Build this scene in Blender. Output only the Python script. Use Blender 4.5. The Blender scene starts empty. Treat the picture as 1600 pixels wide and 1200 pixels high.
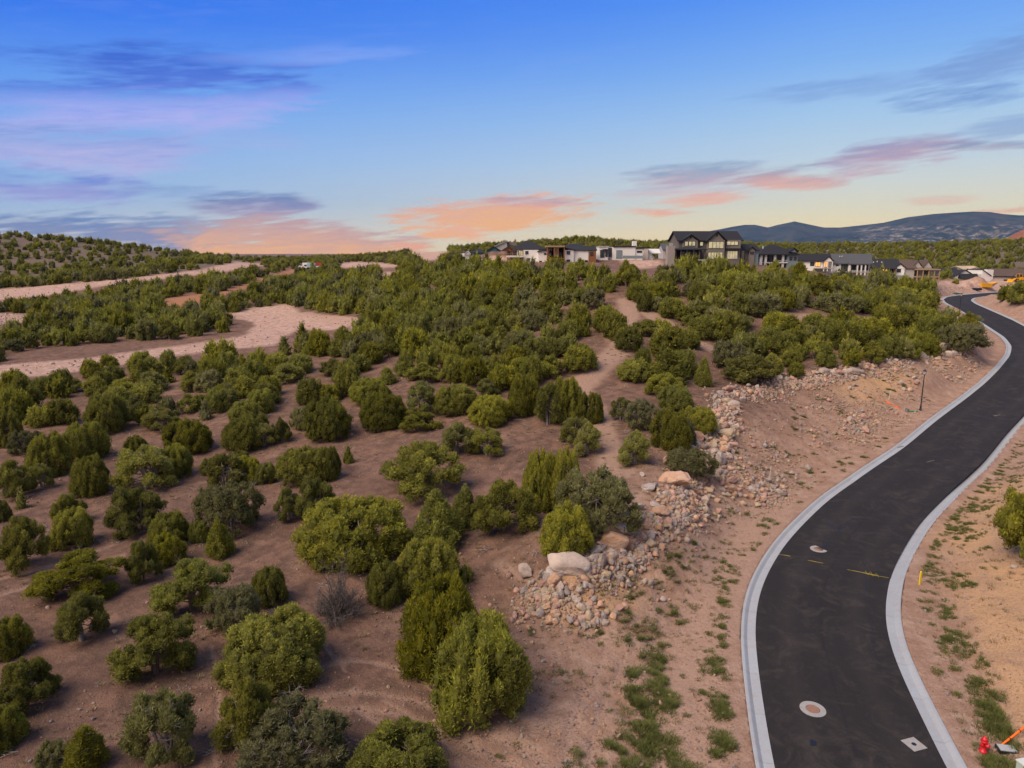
import bpy, bmesh, math, random
import numpy as np
# ================================================================ camera
# Units are metres. The drone hovers 21 m above the near stretch of road and looks along +Y.
scene = bpy.context.scene
PITCH = math.radians(10.87)
cam_data = bpy.data.cameras.new('camera')
cam_data.sensor_fit = 'HORIZONTAL'; cam_data.sensor_width = 36.0
cam_data.lens = 36.0 * 1067.0 / 1600.0
cam_data.clip_start = 0.5; cam_data.clip_end = 40000
camera = bpy.data.objects.new('camera', cam_data); scene.collection.objects.link(camera)
camera.location = (0, 0, 21.0); camera.rotation_euler = (math.radians(90) - PITCH, 0, 0)
scene.camera = camera
# ================================================================ exposure
scene.view_settings.view_transform = 'Standard'; scene.view_settings.look = 'None'
scene.view_settings.exposure = 1.0; scene.view_settings.gamma = 1.0
scene.view_settings.use_curve_mapping = False
# ================================================================ sky
SUN_AZ, SUN_EL = math.radians(-122), math.radians(50)      # azimuth from +Y towards +X
HAZE = 2.2e-5                                               # density of the air
world = bpy.data.worlds.new('World'); scene.world = world; world.use_nodes = True
nt = world.node_tree; nt.nodes.clear()
def W(kind, **kw):
    n = nt.nodes.new(kind)
    for k, v in kw.items(): setattr(n, k, v)
    return n
def wl(a, b): nt.links.new(a, b)
def wm(op, a, b=None, c=None, clamp=False):
    n = W('ShaderNodeMath', operation=op, use_clamp=clamp)
    for i, x in enumerate((a, b, c)):
        if x is None: continue
        if isinstance(x, (int, float)): n.inputs[i].default_value = x
        else: wl(x, n.inputs[i])
    return n.outputs[0]
def wmix(f, a, b):
    n = W('ShaderNodeMix', data_type='RGBA')
    for s, x in ((n.inputs[0], f), (n.inputs[6], a), (n.inputs[7], b)):
        if isinstance(x, (int, float)): s.default_value = x
        elif isinstance(x, tuple): s.default_value = x
        else: wl(x, s)
    return n.outputs[2]
def lin(r, g, b, a=1.0):
    f = lambda c: (c/255/12.92) if c/255 <= .04045 else ((c/255+.055)/1.055)**2.4
    return (f(r), f(g), f(b), a)
tc = W('ShaderNodeTexCoord'); sep = W('ShaderNodeSeparateXYZ'); wl(tc.outputs['Generated'], sep.inputs[0])
sx, sy, sz = sep.outputs
AZ = wm('ARCTAN2', sx, sy)                                  # 0 straight ahead
EL = wm('ARCSINE', sz)
def wramp(fac, stops):
    n = W('ShaderNodeValToRGB'); e = n.color_ramp.elements
    while len(e) < len(stops): e.new(0.5)
    for el, (p, c) in zip(e, stops): el.position = p; el.color = c
    wl(fac, n.inputs[0]); return n.outputs[0]
elf = wm('MULTIPLY', EL, 1/1.2, clamp=True)                 # 0..1 over 0..69 degrees
def es(deg): return math.radians(deg) / 1.2
right = wramp(elf, [(0, lin(255,222,140)), (es(1.5), lin(254,226,158)), (es(3), lin(240,228,184)), (es(4.6), lin(220,221,206)), (es(7), lin(192,212,226)), (es(10), lin(164,200,234)),
                    (es(13.5), lin(128,178,240)), (es(18), lin(88,150,243)), (es(25), lin(66,122,218)), (es(38), lin(120,146,196)), (es(60), lin(128,146,186))])
left = wramp(elf, [(0, lin(214,206,190)), (es(1.5), lin(196,204,212)), (es(4), lin(152,188,228)), (es(7), lin(134,178,235)), (es(11), lin(100,156,238)),
                   (es(16), lin(38,112,236)), (es(21), lin(28,100,228)), (es(28), lin(46,100,206)), (es(40), lin(112,138,192)), (es(60), lin(128,146,186))])
sidef = wm('MULTIPLY_ADD', AZ, 1/1.05, .60, clamp=True)
base = wmix(sidef, left, right)
back = wm('MULTIPLY_ADD', wm('ABSOLUTE', AZ), 1/.9, -1.15, clamp=True)   # the sky opposite the sunset: pale rose over grey
base = wmix(back, base, wramp(elf, [(0, lin(196,176,172)), (es(8), lin(214,184,180)), (es(18), lin(188,178,190)), (es(38), lin(150,158,188)), (es(60), lin(128,146,186))]))
# stretched noise field that frays every cloud
cv = W('ShaderNodeCombineXYZ'); wl(wm('MULTIPLY', AZ, 6.0), cv.inputs[0]); wl(wm('MULTIPLY_ADD', EL, 34.0, wm('MULTIPLY', AZ, -4.0)), cv.inputs[1])
nz = W('ShaderNodeTexNoise'); nz.inputs['Scale'].default_value = 1.0; nz.inputs['Detail'].default_value = 7; nz.inputs['Roughness'].default_value = .58
nz.inputs['Distortion'].default_value = .6; wl(cv.outputs[0], nz.inputs['Vector'])
N1 = nz.outputs[0]
cv2 = W('ShaderNodeCombineXYZ'); wl(wm('MULTIPLY', AZ, 22.0), cv2.inputs[0]); wl(wm('MULTIPLY_ADD', EL, 190.0, wm('MULTIPLY', AZ, -16.0)), cv2.inputs[1]); cv2.inputs[2].default_value = 4.7
nz2 = W('ShaderNodeTexNoise'); nz2.inputs['Detail'].default_value = 5; nz2.inputs['Roughness'].default_value = .6; nz2.inputs['Scale'].default_value = 1.0
wl(cv2.outputs[0], nz2.inputs['Vector']); N2 = nz2.outputs[0]
NN = wm('ADD', wm('MULTIPLY', N1, .60), wm('MULTIPLY', N2, .40))
def azel(px, py):
    u = (px-800)/1067.0; v = (py-600)/1067.0; sp, cp = math.sin(PITCH), math.cos(PITCH)
    d = np.array([u, cp - v*sp, -sp - v*cp]); d /= np.linalg.norm(d)
    return math.atan2(d[0], d[1]), math.asin(d[2])
col = base
# thin high veil everywhere
veil = wm('MULTIPLY', wm('SUBTRACT', NN, .50), 3.0, clamp=True)
lowk = wm('SUBTRACT', 1.0, wm('MULTIPLY', EL, .6), clamp=True)
col = wmix(wm('MULTIPLY', wm('MULTIPLY', veil, lowk), wm('MULTIPLY_ADD', sidef, -.22, .26)), col, lin(176,186,232))
CLOUDS = [ # px, py, rx, ry, tilt (px rise per px), upper colour, lower colour, opacity
    (235,118,250,50,.10,(50,96,205),(92,122,220),.85), (170,178,300,36,.12,(134,160,238),(186,186,240),1.1), (110,235,210,44,.04,(138,164,226),(196,190,232),1.1),
    (470,88,150,14,.10,(120,160,245),(150,175,245),.5), (50,290,180,30,0,(112,142,215),(176,170,218),.95), (290,300,110,10,0,(125,155,205),(150,170,215),.5),
    (385,322,95,20,.04,(108,130,178),(182,150,172),.9), (250,370,250,36,-.03,(112,138,184),(160,150,168),1.4), (475,378,200,34,-.06,(206,165,155),(255,184,108),1.5),
    (775,334,160,27,.08,(240,180,146),(255,186,104),1.5), (700,362,62,13,-.10,(250,184,144),(255,184,108),1.5), (640,384,40,6,-.05,(246,175,130),(250,165,120),.9),
    (830,316,90,8,-.02,(170,160,180),(230,160,150),.8), (1110,274,150,17,.02,(140,162,190),(205,170,175),.85), (1235,283,80,14,-.05,(190,165,170),(245,180,150),.9),
    (1390,246,110,28,.10,(160,160,190),(212,168,172),1.0), (1060,300,110,9,.03,(190,185,200),(238,185,165),.6), (1090,314,80,11,.05,(236,180,160),(255,186,130),.95),
    (1020,331,70,8,-.03,(240,175,150),(255,184,124),.95), (1480,156,110,20,.05,(108,145,205),(122,158,212),.75), (1575,85,130,34,.10,(112,146,205),(128,160,214),.7),
    (1330,135,190,16,.04,(120,158,218),(135,170,222),.6), (1540,229,90,7,-.03,(135,150,180),(180,170,185),.8), (1585,328,70,6,.04,(240,178,140),(250,165,115),.9),
    (1470,312,60,7,0,(230,200,175),(245,190,155),.6), (1580,195,90,18,.05,(128,160,208),(140,165,205),.6), (370,215,110,16,-.03,(150,175,232),(170,185,230),.4)]
for (px, py, rx, ry, tl, c1, c2, op) in CLOUDS:
    a0, e0 = azel(px, py); a1, _ = azel(px+rx, py); _, e1 = azel(px, py-ry)
    ra, re = abs(a1-a0), abs(e1-e0)
    da = wm('MULTIPLY', wm('SUBTRACT', AZ, a0), 1/ra)
    de = wm('MULTIPLY', wm('SUBTRACT', wm('SUBTRACT', EL, e0), wm('MULTIPLY', wm('SUBTRACT', AZ, a0), tl)), 1/re)
    r2 = wm('ADD', wm('MULTIPLY', da, da), wm('MULTIPLY', de, de))
    body = wm('SUBTRACT', 1.0, wm('MULTIPLY', r2, .72))
    m = wm('ADD', body, wm('MULTIPLY', wm('SUBTRACT', NN, .5), 5.4))
    m = wm('MULTIPLY', wm('SUBTRACT', m, .02), 1.05, clamp=True)
    edge = wm('SUBTRACT', 1.6, wm('MULTIPLY', r2, .55), clamp=True)
    m = wm('MULTIPLY', wm('MULTIPLY', m, edge), op)
    vert = wm('MULTIPLY_ADD', wm('ADD', de, wm('MULTIPLY', wm('SUBTRACT', N2, .5), 3.0)), .5, .5, clamp=True)
    col = wmix(m, col, wmix(vert, lin(*c2), lin(*c1)))
below = wm('MULTIPLY_ADD', EL, 60.0, 1.0, clamp=True)
col = wmix(below, lin(150,140,135), col)
bg = W('ShaderNodeBackground'); wl(col, bg.inputs[0]); bg.inputs[1].default_value = .51
ns = W('ShaderNodeTexSky', sky_type='NISHITA'); ns.sun_disc = False; ns.sun_elevation = SUN_EL; ns.sun_rotation = SUN_AZ
bg2 = W('ShaderNodeBackground'); wl(ns.outputs[0], bg2.inputs[0]); bg2.inputs[1].default_value = .0012
ad = W('ShaderNodeAddShader'); wl(bg.outputs[0], ad.inputs[0]); wl(bg2.outputs[0], ad.inputs[1])
wo = W('ShaderNodeOutputWorld'); wl(ad.outputs[0], wo.inputs[0])
# ================================================================ sun (soft dusk glow)
sun_data = bpy.data.lights.new('sun', 'SUN'); sun_data.energy = 2.3; sun_data.angle = math.radians(45); sun_data.color = (1.0, .80, .60)
sun = bpy.data.objects.new('sun', sun_data); scene.collection.objects.link(sun)
sun.location = (0, 0, 200)
sun.rotation_euler = (math.radians(90) - SUN_EL, 0, math.radians(180) - SUN_AZ)
# ---------------------------------------------------------------- camera model
F = 1067.0
PITCH = math.radians(10.87)
CAM_Z = 21.0
SP, CP = math.sin(PITCH), math.cos(PITCH)

def unproj(px, py, d):
    u = (px - 800.0) / F; v = (py - 600.0) / F
    return np.array([d * u, d * (CP - v * SP), CAM_Z - d * (SP + v * CP)])

def d_of(py, z):
    v = (py - 600.0) / F
    return (CAM_Z - z) / (SP + v * CP)

def proj(X, Y, Z):
    dz = Z - CAM_Z
    dep = Y * CP - dz * SP
    up = Y * SP + dz * CP
    dep = np.maximum(dep, 1e-3)
    return 800 + F * X / dep, 600 - F * up / dep, dep

# ---------------------------------------------------------------- road
RZ_Y = np.array([0, 45, 60, 83, 107, 125, 160, 200, 240, 300.0])
RZ_Z = np.array([0, 0, .35, 1.75, 3.15, 4.15, 5.75, 6.7, 7.1, 7.2])
def rz(Y): return np.interp(Y, RZ_Y, RZ_Z)

LEFT_PX = [(1230,1290),(1208,1200),(1193,1110),(1183,1039),(1178,1000),(1179,962),(1184,930),(1195,902),(1220,857),(1255,818),(1295,780),(1350,741),
           (1412,700),(1463,657),(1513,620),(1540,598),(1561,577),(1578,556),(1581,541),(1570,527),(1533,503),(1497,483),(1478,473),(1474,468),(1480,464),
           (1500,461),(1530,458.5),(1560,456.5),(1600,455)]
def on_road(px, py):
    z = 0.0
    for _ in range(40):
        p = unproj(px, py, d_of(py, z)); z = .5 * z + .5 * float(rz(p[1]))
    return p
def smooth_poly(P, step=0.8, sm=2.0):
    P = np.array(P, float)
    s = np.r_[0, np.cumsum(np.linalg.norm(np.diff(P[:, :2], axis=0), axis=1))]
    t = np.arange(0, s[-1], step)
    Q = np.c_[np.interp(t, s, P[:, 0]), np.interp(t, s, P[:, 1])]
    k = int(3 * sm / step); w = np.exp(-.5 * (np.arange(-k, k + 1) * step / sm) ** 2); w /= w.sum()
    Qp = np.vstack([Q[0] + (Q[0] - Q[1]) * np.arange(k, 0, -1)[:, None], Q, Q[-1] + (Q[-1] - Q[-2]) * np.arange(1, k + 1)[:, None]])
    return np.c_[np.convolve(Qp[:, 0], w, 'valid'), np.convolve(Qp[:, 1], w, 'valid')]
ROADW = 7.0; GUT = .76
LEFT = smooth_poly([on_road(*p)[:2] for p in LEFT_PX], .8, 2.2)
def normals(P):
    T = np.gradient(P, axis=0); T /= np.linalg.norm(T, axis=1)[:, None]
    return np.c_[T[:, 1], -T[:, 0]]
NR = normals(LEFT)
# ---------------------------------------------------------------- terrain height
def _pz(px, py, z): return unproj(px, py, d_of(py, z))
_C = []
for a in [(0,1200,.5),(400,1200,.5),(750,1200,.2),(0,1050,.3),(300,1050,.4),(600,1050,.3),(850,1050,.1),(1050,1200,-.2),(1080,1100,-.25),(1050,1000,-.1),(1100,930,0),
          (1130,850,.1),(1190,790,.1),(1250,740,.4),(1310,695,.9),(1380,655,1.5),(940,1000,.5),(930,930,1.5),(1000,900,1.2),(1060,840,1.6),
          (1100,780,1.7),(1170,730,1.9),(1200,690,2.4),(1260,660,2.6),(1300,620,3.8),(1380,600,4.0),(1440,570,4.9),(1500,560,5.1),
          (870,905,2.0),(960,850,2.5),(1050,760,3.2),(1130,640,4.6),(1160,615,4.9),(1210,595,5.2),(1330,575,6.0),(1400,560,6.3),(1480,540,6.4),(1470,505,6.6),(1500,520,5.6),
          (800,920,.9),(760,1000,.4),(850,960,.7),(0,900,0),(300,900,.3),(550,900,.6),(0,800,-.2),(300,780,.3),(600,780,1.2),(800,800,1.8),(930,770,2.4),
          (0,700,0),(200,700,.3),(480,700,1.4),(700,700,2.4),(900,690,3.4),(1030,680,3.8),(0,640,.6),(250,620,1.3),(500,610,3.4),(700,610,4.4),(900,610,5.0),(1100,600,5.3),(1220,560,6.2),
          (0,585,1.2),(150,570,1.5),(320,538,2.6),(420,520,3.6),(0,545,2.0),(200,515,3),(400,487,4.4),(500,505,4.8),(600,540,6.0),(620,500,7.6),(800,500,9.3),(1000,500,10.4),(1200,500,10.2),(1350,500,9.6),
          (0,500,3.2),(120,497,3.6),(800,550,7.2),(1000,550,7.8),(1350,540,7.4),(550,475,7.5),(700,470,10.5),(1440,475,8.4),
          (1500,1100,.1),(1600,1200,.6),(1600,1050,1.1),(1600,900,1.6),(1500,850,.6),(1600,800,2.2),(1600,720,1.8),(1450,900,.2),(1600,535,5.8),(1600,490,8.0),(1600,470,8.8)]:
    _C.append(_pz(*a))
for a in [(900,450,128),(1100,440,136),(700,445,172),(1300,450,146),(500,450,230),(1400,455,168),(0,478,215),(150,470,225),(200,450,240),(0,455,265),(100,440,290),(350,412,345),(250,425,300),
          (0,440,300),(0,400,365),(0,366,430),(100,379,420),(200,394,410),(300,408,410),(400,414,440),(330,440,270),(300,470,210),
          (400,413,600),(450,408,610),(520,403,620),(580,406,620),(640,404,620),(470,420,400),(560,412,420),(600,428,300),(560,440,260),
          (700,393,540),(680,405,420),(640,420,250),(730,410,222),(820,410,203),(900,411,198),(1000,414,188),(1080,415,178),(1160,414,180),(1250,420,195),
          (720,406,290),(730,402,330),(850,403,290),(850,401,340),(950,403,300),(1050,408,290),(1000,402,360),(1150,404,300),(730,390,480),(900,376,470),(980,383,480),(850,383,470),(1040,385,500),(1290,422,215),(1340,423,220),(1400,434,232),(1450,440,240),
          (1500,442,262),(1560,442,265),(1600,445,262),(1500,455,226),(1180,386,640),(1300,393,640),(1250,398,430),(1400,388,620),(1500,384,600),(1600,385,600),(1500,422,330),(1600,425,330),(1350,415,330)]:
    _C.append(unproj(*a))
for a in [(0,10,0),(-40,0,0),(40,5,2),(-120,30,-1),(-200,100,2),(-320,150,8),(-400,260,22),(-420,400,40),(100,30,4),(140,70,6),(200,130,9),(260,200,10),(330,330,14),(480,500,30),(-480,620,10),(-600,450,20),
          (-700,100,8),(500,100,12),(700,400,14),(-300,800,10),(0,800,10),(300,820,12),(600,780,14),(-600,800,10),(70,75,2.2),(90,95,3.6)]:
    _C.append(np.array(a, float))
_C = np.array(_C); _XY = _C[:, :2] / 100.0
def _phi(A, B):
    r2 = ((A[:, None, :] - B[None]) ** 2).sum(-1)
    return .5 * r2 * np.log(r2 + 1e-12)
_n = len(_C); _K = _phi(_XY, _XY) + np.eye(_n) * 2e-5
_P = np.c_[np.ones(_n), _XY]; _A = np.block([[_K, _P], [_P.T, np.zeros((3, 3))]])
_W = np.linalg.solve(_A, np.r_[_C[:, 2], 0, 0, 0])
def tps(X, Y):
    out = np.empty(X.shape)
    for i in range(0, len(X), 20000):
        Q = np.c_[X[i:i+20000], Y[i:i+20000]] / 100.0
        out[i:i+20000] = _phi(Q, _XY) @ _W[:_n] + _W[_n] + Q @ _W[_n+1:]
    return out
def _hash(ix, iy, seed):
    h = (ix * 374761393 + iy * 668265263 + seed * 1274126177) & 0x7fffffff
    h = ((h ^ (h >> 13)) * 1103515245) & 0x7fffffff
    return ((h ^ (h >> 16)) & 0xffff) / 65535.0
def vnoise(X, Y, seed=0):
    ix = np.floor(X).astype(np.int64); iy = np.floor(Y).astype(np.int64)
    fx = X - ix; fy = Y - iy; fx = fx*fx*(3-2*fx); fy = fy*fy*(3-2*fy)
    a = _hash(ix, iy, seed); b = _hash(ix+1, iy, seed); c = _hash(ix, iy+1, seed); d = _hash(ix+1, iy+1, seed)
    return (a*(1-fx)+b*fx)*(1-fy) + (c*(1-fx)+d*fx)*fy
def fbm(X, Y, s, oct=4, seed=0):
    v = 0; amp = .5; tot = 0
    for o in range(oct):
        v = v + amp * vnoise(X/s*2**o + 31.7*o, Y/s*2**o - 17.3*o, seed+o); tot += amp; amp *= .5
    return v / tot - .5
def sstep(a, b, x):
    t = np.clip((x - a) / (b - a), 0, 1); return t*t*(3-2*t)
_CEN = LEFT + NR * (ROADW / 2)
def road_dist(X, Y):
    """distance to the road's centre line and the road's height there"""
    D = np.full(X.shape, 1e9); Zr = np.zeros(X.shape)
    m = np.where((X > -30) & (X < 260) & (Y < 300) & (Y > -10))[0]
    for i in range(0, len(m), 20000):
        k = m[i:i+20000]
        d2 = (X[k][:, None] - _CEN[None, :, 0]) ** 2 + (Y[k][:, None] - _CEN[None, :, 1]) ** 2
        j = d2.argmin(1); D[k] = np.sqrt(d2[np.arange(len(k)), j]); Zr[k] = rz(LEFT[j, 1])
    return D, Zr
# small conical spoil heaps: x, y, radius, height are filled from pixels
def _heap(px, py, d, r, h):
    p = unproj(px, py, d); return (p[0], p[1], r, h)
HEAPS = [_heap(1527, 446, 250, 6.5, 3.6), _heap(1513, 449, 244, 3.5, 2.0), _heap(1483, 443, 252, 5, 1.6), _heap(785, 408, 212, 11, 3.0),
         _heap(745, 409, 216, 9, 2.0), _heap(1020, 418, 186, 9, 1.6), _heap(636, 408, 440, 7, 4.5)]
def height(X, Y, fine=True):
    X = np.asarray(X, float).ravel(); Y = np.asarray(Y, float).ravel()
    R = np.hypot(X, Y)
    z = tps(X, Y)
    w = sstep(680, 1000, R)
    z = z * (1 - w) + w * (4 + 10 * fbm(X, Y, 900, 3, 7))
    z = z + sstep(90, 300, R) * 1.6 * fbm(X, Y, 38, 3, 11)
    for hx, hy, hr, hh in HEAPS:
        q = np.hypot(X - hx, Y - hy) / hr
        z = z + hh * np.clip(1 - q, 0, 1) ** .9 * (1 + .5 * fbm(X, Y, 3, 3, 5))
    z = z + .55 * fbm(X, Y, 9, 3, 1)
    D, Zr = road_dist(X, Y)
    if fine:
        near = D < 40
        am = .16 + .3 * sstep(6, 9, D) * (1 - sstep(14, 22, D))
        z = z + am * fbm(X, Y, 1.6, 4, 3)
    hw = ROADW / 2
    z = np.where(D < hw + 14, 1, 0) * 0 + z
    t = sstep(hw + GUT + .9, hw + GUT + 4.6, D)
    zr = Zr + .07 + .12 * fbm(X, Y, 1.2, 3, 9) * sstep(hw + GUT, hw + GUT + .8, D)
    z = zr * (1 - t) + z * t
    z = np.where(D < hw + GUT - .04, Zr - .35, z)
    return z
# coarse lookup used to put things on the ground
_GX = np.arange(-440, 441, 1.25); _GY = np.arange(4, 700, 1.25)
_gx, _gy = np.meshgrid(_GX, _GY)
_HG = height(_gx.ravel(), _gy.ravel(), False).reshape(_gx.shape)
def hlook(x, y):
    fx = np.clip((np.asarray(x) + 440) / 1.25, 0, len(_GX) - 1.001); fy = np.clip((np.asarray(y) - 4) / 1.25, 0, len(_GY) - 1.001)
    i = fx.astype(int); j = fy.astype(int); a = fx - i; b = fy - j
    return (_HG[j, i]*(1-a) + _HG[j, i+1]*a)*(1-b) + (_HG[j+1, i]*(1-a) + _HG[j+1, i+1]*a)*b
_DS = 16 * 1.004 ** np.arange(0, 960)
def ground_at(px, py):
    """the point where the view ray through a pixel of the photograph meets the ground"""
    u = (px - 800.0) / F; v = (py - 600.0) / F
    x = _DS * u; y = _DS * (CP - v * SP); z = CAM_Z - _DS * (SP + v * CP)
    g = hlook(x, y); b = np.where(z < g)[0]
    if not len(b): return None
    k = b[0]
    if k == 0: d = _DS[0]
    else:
        a0 = z[k-1] - g[k-1]; a1 = g[k] - z[k]; d = _DS[k-1] + (_DS[k] - _DS[k-1]) * a0 / (a0 + a1 + 1e-9)
    return np.array([d * u, d * (CP - v * SP), d])
# ================================================================ helpers for objects
COL = scene.collection.objects
RNG = np.random.RandomState(4)
def mesh_from(name, V, Fc, mats=(), smooth=False, midx=None):
    me = bpy.data.meshes.new(name)
    V = np.asarray(V, np.float32); Fc = np.asarray(Fc, np.int32)
    me.vertices.add(len(V)); me.vertices.foreach_set('co', V.ravel())
    k = Fc.shape[1]
    me.loops.add(Fc.size); me.loops.foreach_set('vertex_index', Fc.ravel())
    me.polygons.add(len(Fc)); me.polygons.foreach_set('loop_start', np.arange(0, Fc.size, k, dtype=np.int32))
    try: me.polygons.foreach_set('loop_total', np.full(len(Fc), k, np.int32))
    except Exception: pass
    me.polygons.foreach_set('use_smooth', np.full(len(Fc), smooth, bool))
    if midx is not None: me.polygons.foreach_set('material_index', np.asarray(midx, np.int32))
    for m in mats: me.materials.append(m)
    me.update(calc_edges=True)
    return me
def attr(me, name, vals):
    a = me.attributes.new(name, 'FLOAT', 'POINT'); a.data.foreach_set('value', np.asarray(vals, np.float32).ravel())
def link(name, me, parent=None, loc=(0,0,0), rot=(0,0,0), scale=(1,1,1), **tags):
    o = bpy.data.objects.new(name, me); COL.link(o); o.location = loc; o.rotation_euler = rot; o.scale = scale
    if parent is not None: o.parent = parent
    for k, v in tags.items():
        if v is not None: o[k] = v
    return o
def empty(name, label, category, loc=(0,0,0), rz_=0, group=None):
    return link(name, None, None, loc, (0,0,rz_), label=label, category=category, group=group)
# ---------------------------------------------------------------- materials
class Mat:
    def __init__(s, name, rough=.85, spec=.3):
        s.m = bpy.data.materials.new(name); s.m.use_nodes = True; s.nt = s.m.node_tree
        s.b = s.nt.nodes['Principled BSDF']; s.b.inputs['Roughness'].default_value = rough
        s.b.inputs['Specular IOR Level'].default_value = spec
        s.tc = None
    def n(s, kind, **kw):
        n = s.nt.nodes.new(kind)
        for k, v in kw.items(): setattr(n, k, v)
        return n
    def put(s, sock, x):
        if isinstance(x, (int, float, tuple)): sock.default_value = x
        else: s.nt.links.new(x, sock)
    def math(s, op, a, b=0.0, c=0.0, clamp=False):
        n = s.n('ShaderNodeMath', operation=op, use_clamp=clamp)
        for i, x in enumerate((a, b, c)): s.put(n.inputs[i], x)
        return n.outputs[0]
    def pos(s):
        if s.tc is None: s.tc = s.n('ShaderNodeNewGeometry')
        return s.tc.outputs['Position']
    def obj(s): return s.n('ShaderNodeTexCoord').outputs['Object']
    def noise(s, scale, detail=4, rough=.55, vec=None, dist=0.0, out=0):
        n = s.n('ShaderNodeTexNoise'); n.inputs['Scale'].default_value = scale; n.inputs['Detail'].default_value = detail
        n.inputs['Roughness'].default_value = rough; n.inputs['Distortion'].default_value = dist
        s.put(n.inputs['Vector'], vec if vec is not None else s.pos()); return n.outputs[out]
    def ramp(s, f, stops, interp='LINEAR'):
        n = s.n('ShaderNodeValToRGB'); n.color_ramp.interpolation = interp; e = n.color_ramp.elements
        while len(e) < len(stops): e.new(.5)
        for el, (p, c) in zip(e, stops): el.position = p; el.color = c if isinstance(c, tuple) else (c, c, c, 1)
        s.put(n.inputs[0], f); return n.outputs[0]
    def mix(s, f, a, b, mode='MIX'):
        n = s.n('ShaderNodeMix', data_type='RGBA', blend_type=mode)
        s.put(n.inputs[0], f); s.put(n.inputs[6], a); s.put(n.inputs[7], b); return n.outputs[2]
    def attr(s, name):
        n = s.n('ShaderNodeAttribute'); n.attribute_name = name; return n.outputs['Fac']
    def color(s, c): s.put(s.b.inputs['Base Color'], c); return s
    def bump(s, h, strength=.5, dist=.05):
        n = s.n('ShaderNodeBump'); n.inputs['Strength'].default_value = strength; n.inputs['Distance'].default_value = dist
        s.put(n.inputs['Height'], h); s.nt.links.new(n.outputs[0], s.b.inputs['Normal']); return s
def rgb(r, g, b): return (r, g, b, 1.0)
def plain(name, c, rough=.8, var=.12, scale=3.0, spec=.3, metallic=0.0):
    """paint, plaster or metal with slight mottling"""
    M = Mat(name, rough, spec); M.b.inputs['Metallic'].default_value = metallic
    f = M.noise(scale, 5, .6)
    lo = tuple(x * (1 - var) for x in c) + (1,); hi = tuple(min(1, x * (1 + var)) for x in c) + (1,)
    M.color(M.mix(f, lo, hi)); return M.m
# ================================================================ the ground
def polymask(px, py, poly):
    """inside test for arrays of image points"""
    poly = np.array(poly, float); ins = np.zeros(px.shape, bool); j = len(poly) - 1
    for i in range(len(poly)):
        xi, yi = poly[i]; xj, yj = poly[j]
        with np.errstate(divide='ignore', invalid='ignore'):
            c = ((yi > py) != (yj > py)) & (px < (xj - xi) * (py - yi) / (yj - yi + 1e-12) + xi)
        ins ^= c; j = i
    return ins
CLEARED = [ # graded pale ground
 [(-200,470),(0,452),(180,437),(320,420),(370,409),(400,411),(420,414),(350,424),(255,436),(160,447),(90,459),(0,471),(-200,490)],
 [(-200,488),(0,489),(60,491),(150,495),(60,500),(0,509),(-200,515)],
 [(-250,585),(0,570),(120,561),(230,547),(330,533),(385,524),(398,505),(345,492),(400,480),(455,475),(470,490),(560,497),(562,507),(520,516),(470,515),(448,524),(430,540),(340,547),(230,562),(150,579),(60,587),(0,593),(-250,610)],
 [(520,413),(560,409),(600,411),(632,416),(590,420),(540,419)], [(575,442),(598,426),(636,421),(625,428),(600,434)],
 [(640,392),(668,391),(702,391),(700,400),(690,405),(660,408),(646,402)],
 [(740,404),(770,400),(830,402),(830,410),(800,414),(745,411)], [(965,406),(1034,406),(1040,416),(990,420)],
 [(1420,434),(1470,441),(1600,434),(1700,436),(1700,450),(1500,458),(1460,460),(1440,450)]]
ORANGE = [[(330,460),(400,437),(455,421),(480,421),(450,429),(400,444),(345,464)], [(245,468),(330,456),(318,470),(280,481),(262,478)]]
SANDY = [[(1470,820),(1560,760),(1720,700),(1760,1200),(1600,1180),(1540,1060),(1490,960)], [(820,940),(900,880),(1000,880),(1010,960),(900,985)],
         [(1300,600),(1390,560),(1440,590),(1360,640)]]
TRAILS = [ # pixel paths of pale worn tracks: points, half width m
 ([(905,605),(930,575),(975,545),(960,520),(990,490),(975,470)],1.7), ([(905,605),(935,650),(950,700),(968,740)],1.3), ([(1000,480),(1040,505),(1075,530),(1110,545)],1.6),
 ([(1230,505),(1300,500),(1330,512)],3.5), ([(470,490),(560,500),(565,512)],2.0)]
def seg_dist(X, Y, pts):
    P = np.array(pts); D = np.full(X.shape, 1e9)
    for a, b in zip(P[:-1], P[1:]):
        ab = b - a; t = np.clip(((X-a[0])*ab[0] + (Y-a[1])*ab[1]) / (ab @ ab), 0, 1)
        D = np.minimum(D, np.hypot(X - a[0] - t*ab[0], Y - a[1] - t*ab[1]))
    return D
def wline(px_pts):
    P = [np.array(ground_at(*p)[:2]) for p in px_pts]
    for _ in range(3):                       # round the corners off
        Q = [P[0]]
        for a, b in zip(P[:-1], P[1:]): Q += [a*.75 + b*.25, a*.25 + b*.75]
        P = Q + [P[-1]]
    return P
TRAILS_W = [(wline(p), w) for p, w in TRAILS]
RUTS_W = [(wline(p), w) for p, w in [
 ([(440,1100),(560,1075),(700,1110),(850,1190)],.28), ([(430,1125),(560,1100),(680,1135),(800,1200)],.28), ([(0,905),(60,890),(180,850)],.25), ([(0,930),(80,905),(190,868)],.25),
 ([(560,950),(490,980),(540,1050)],.12), ([(780,880),(900,960),(1000,1060),(1030,1190)],.5), ([(420,1060),(600,1020),(760,1150)],.16), ([(560,1110),(640,1160),(690,1230)],.2), ([(600,1095),(690,1150),(740,1230)],.2), ([(330,1010),(345,1100),(330,1230)],.14), ([(960,1000),(900,1100),(880,1230)],.3), ([(990,1010),(935,1100),(915,1230)],.3), ([(430,905),(470,975),(540,1040)],.12)]]
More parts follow.
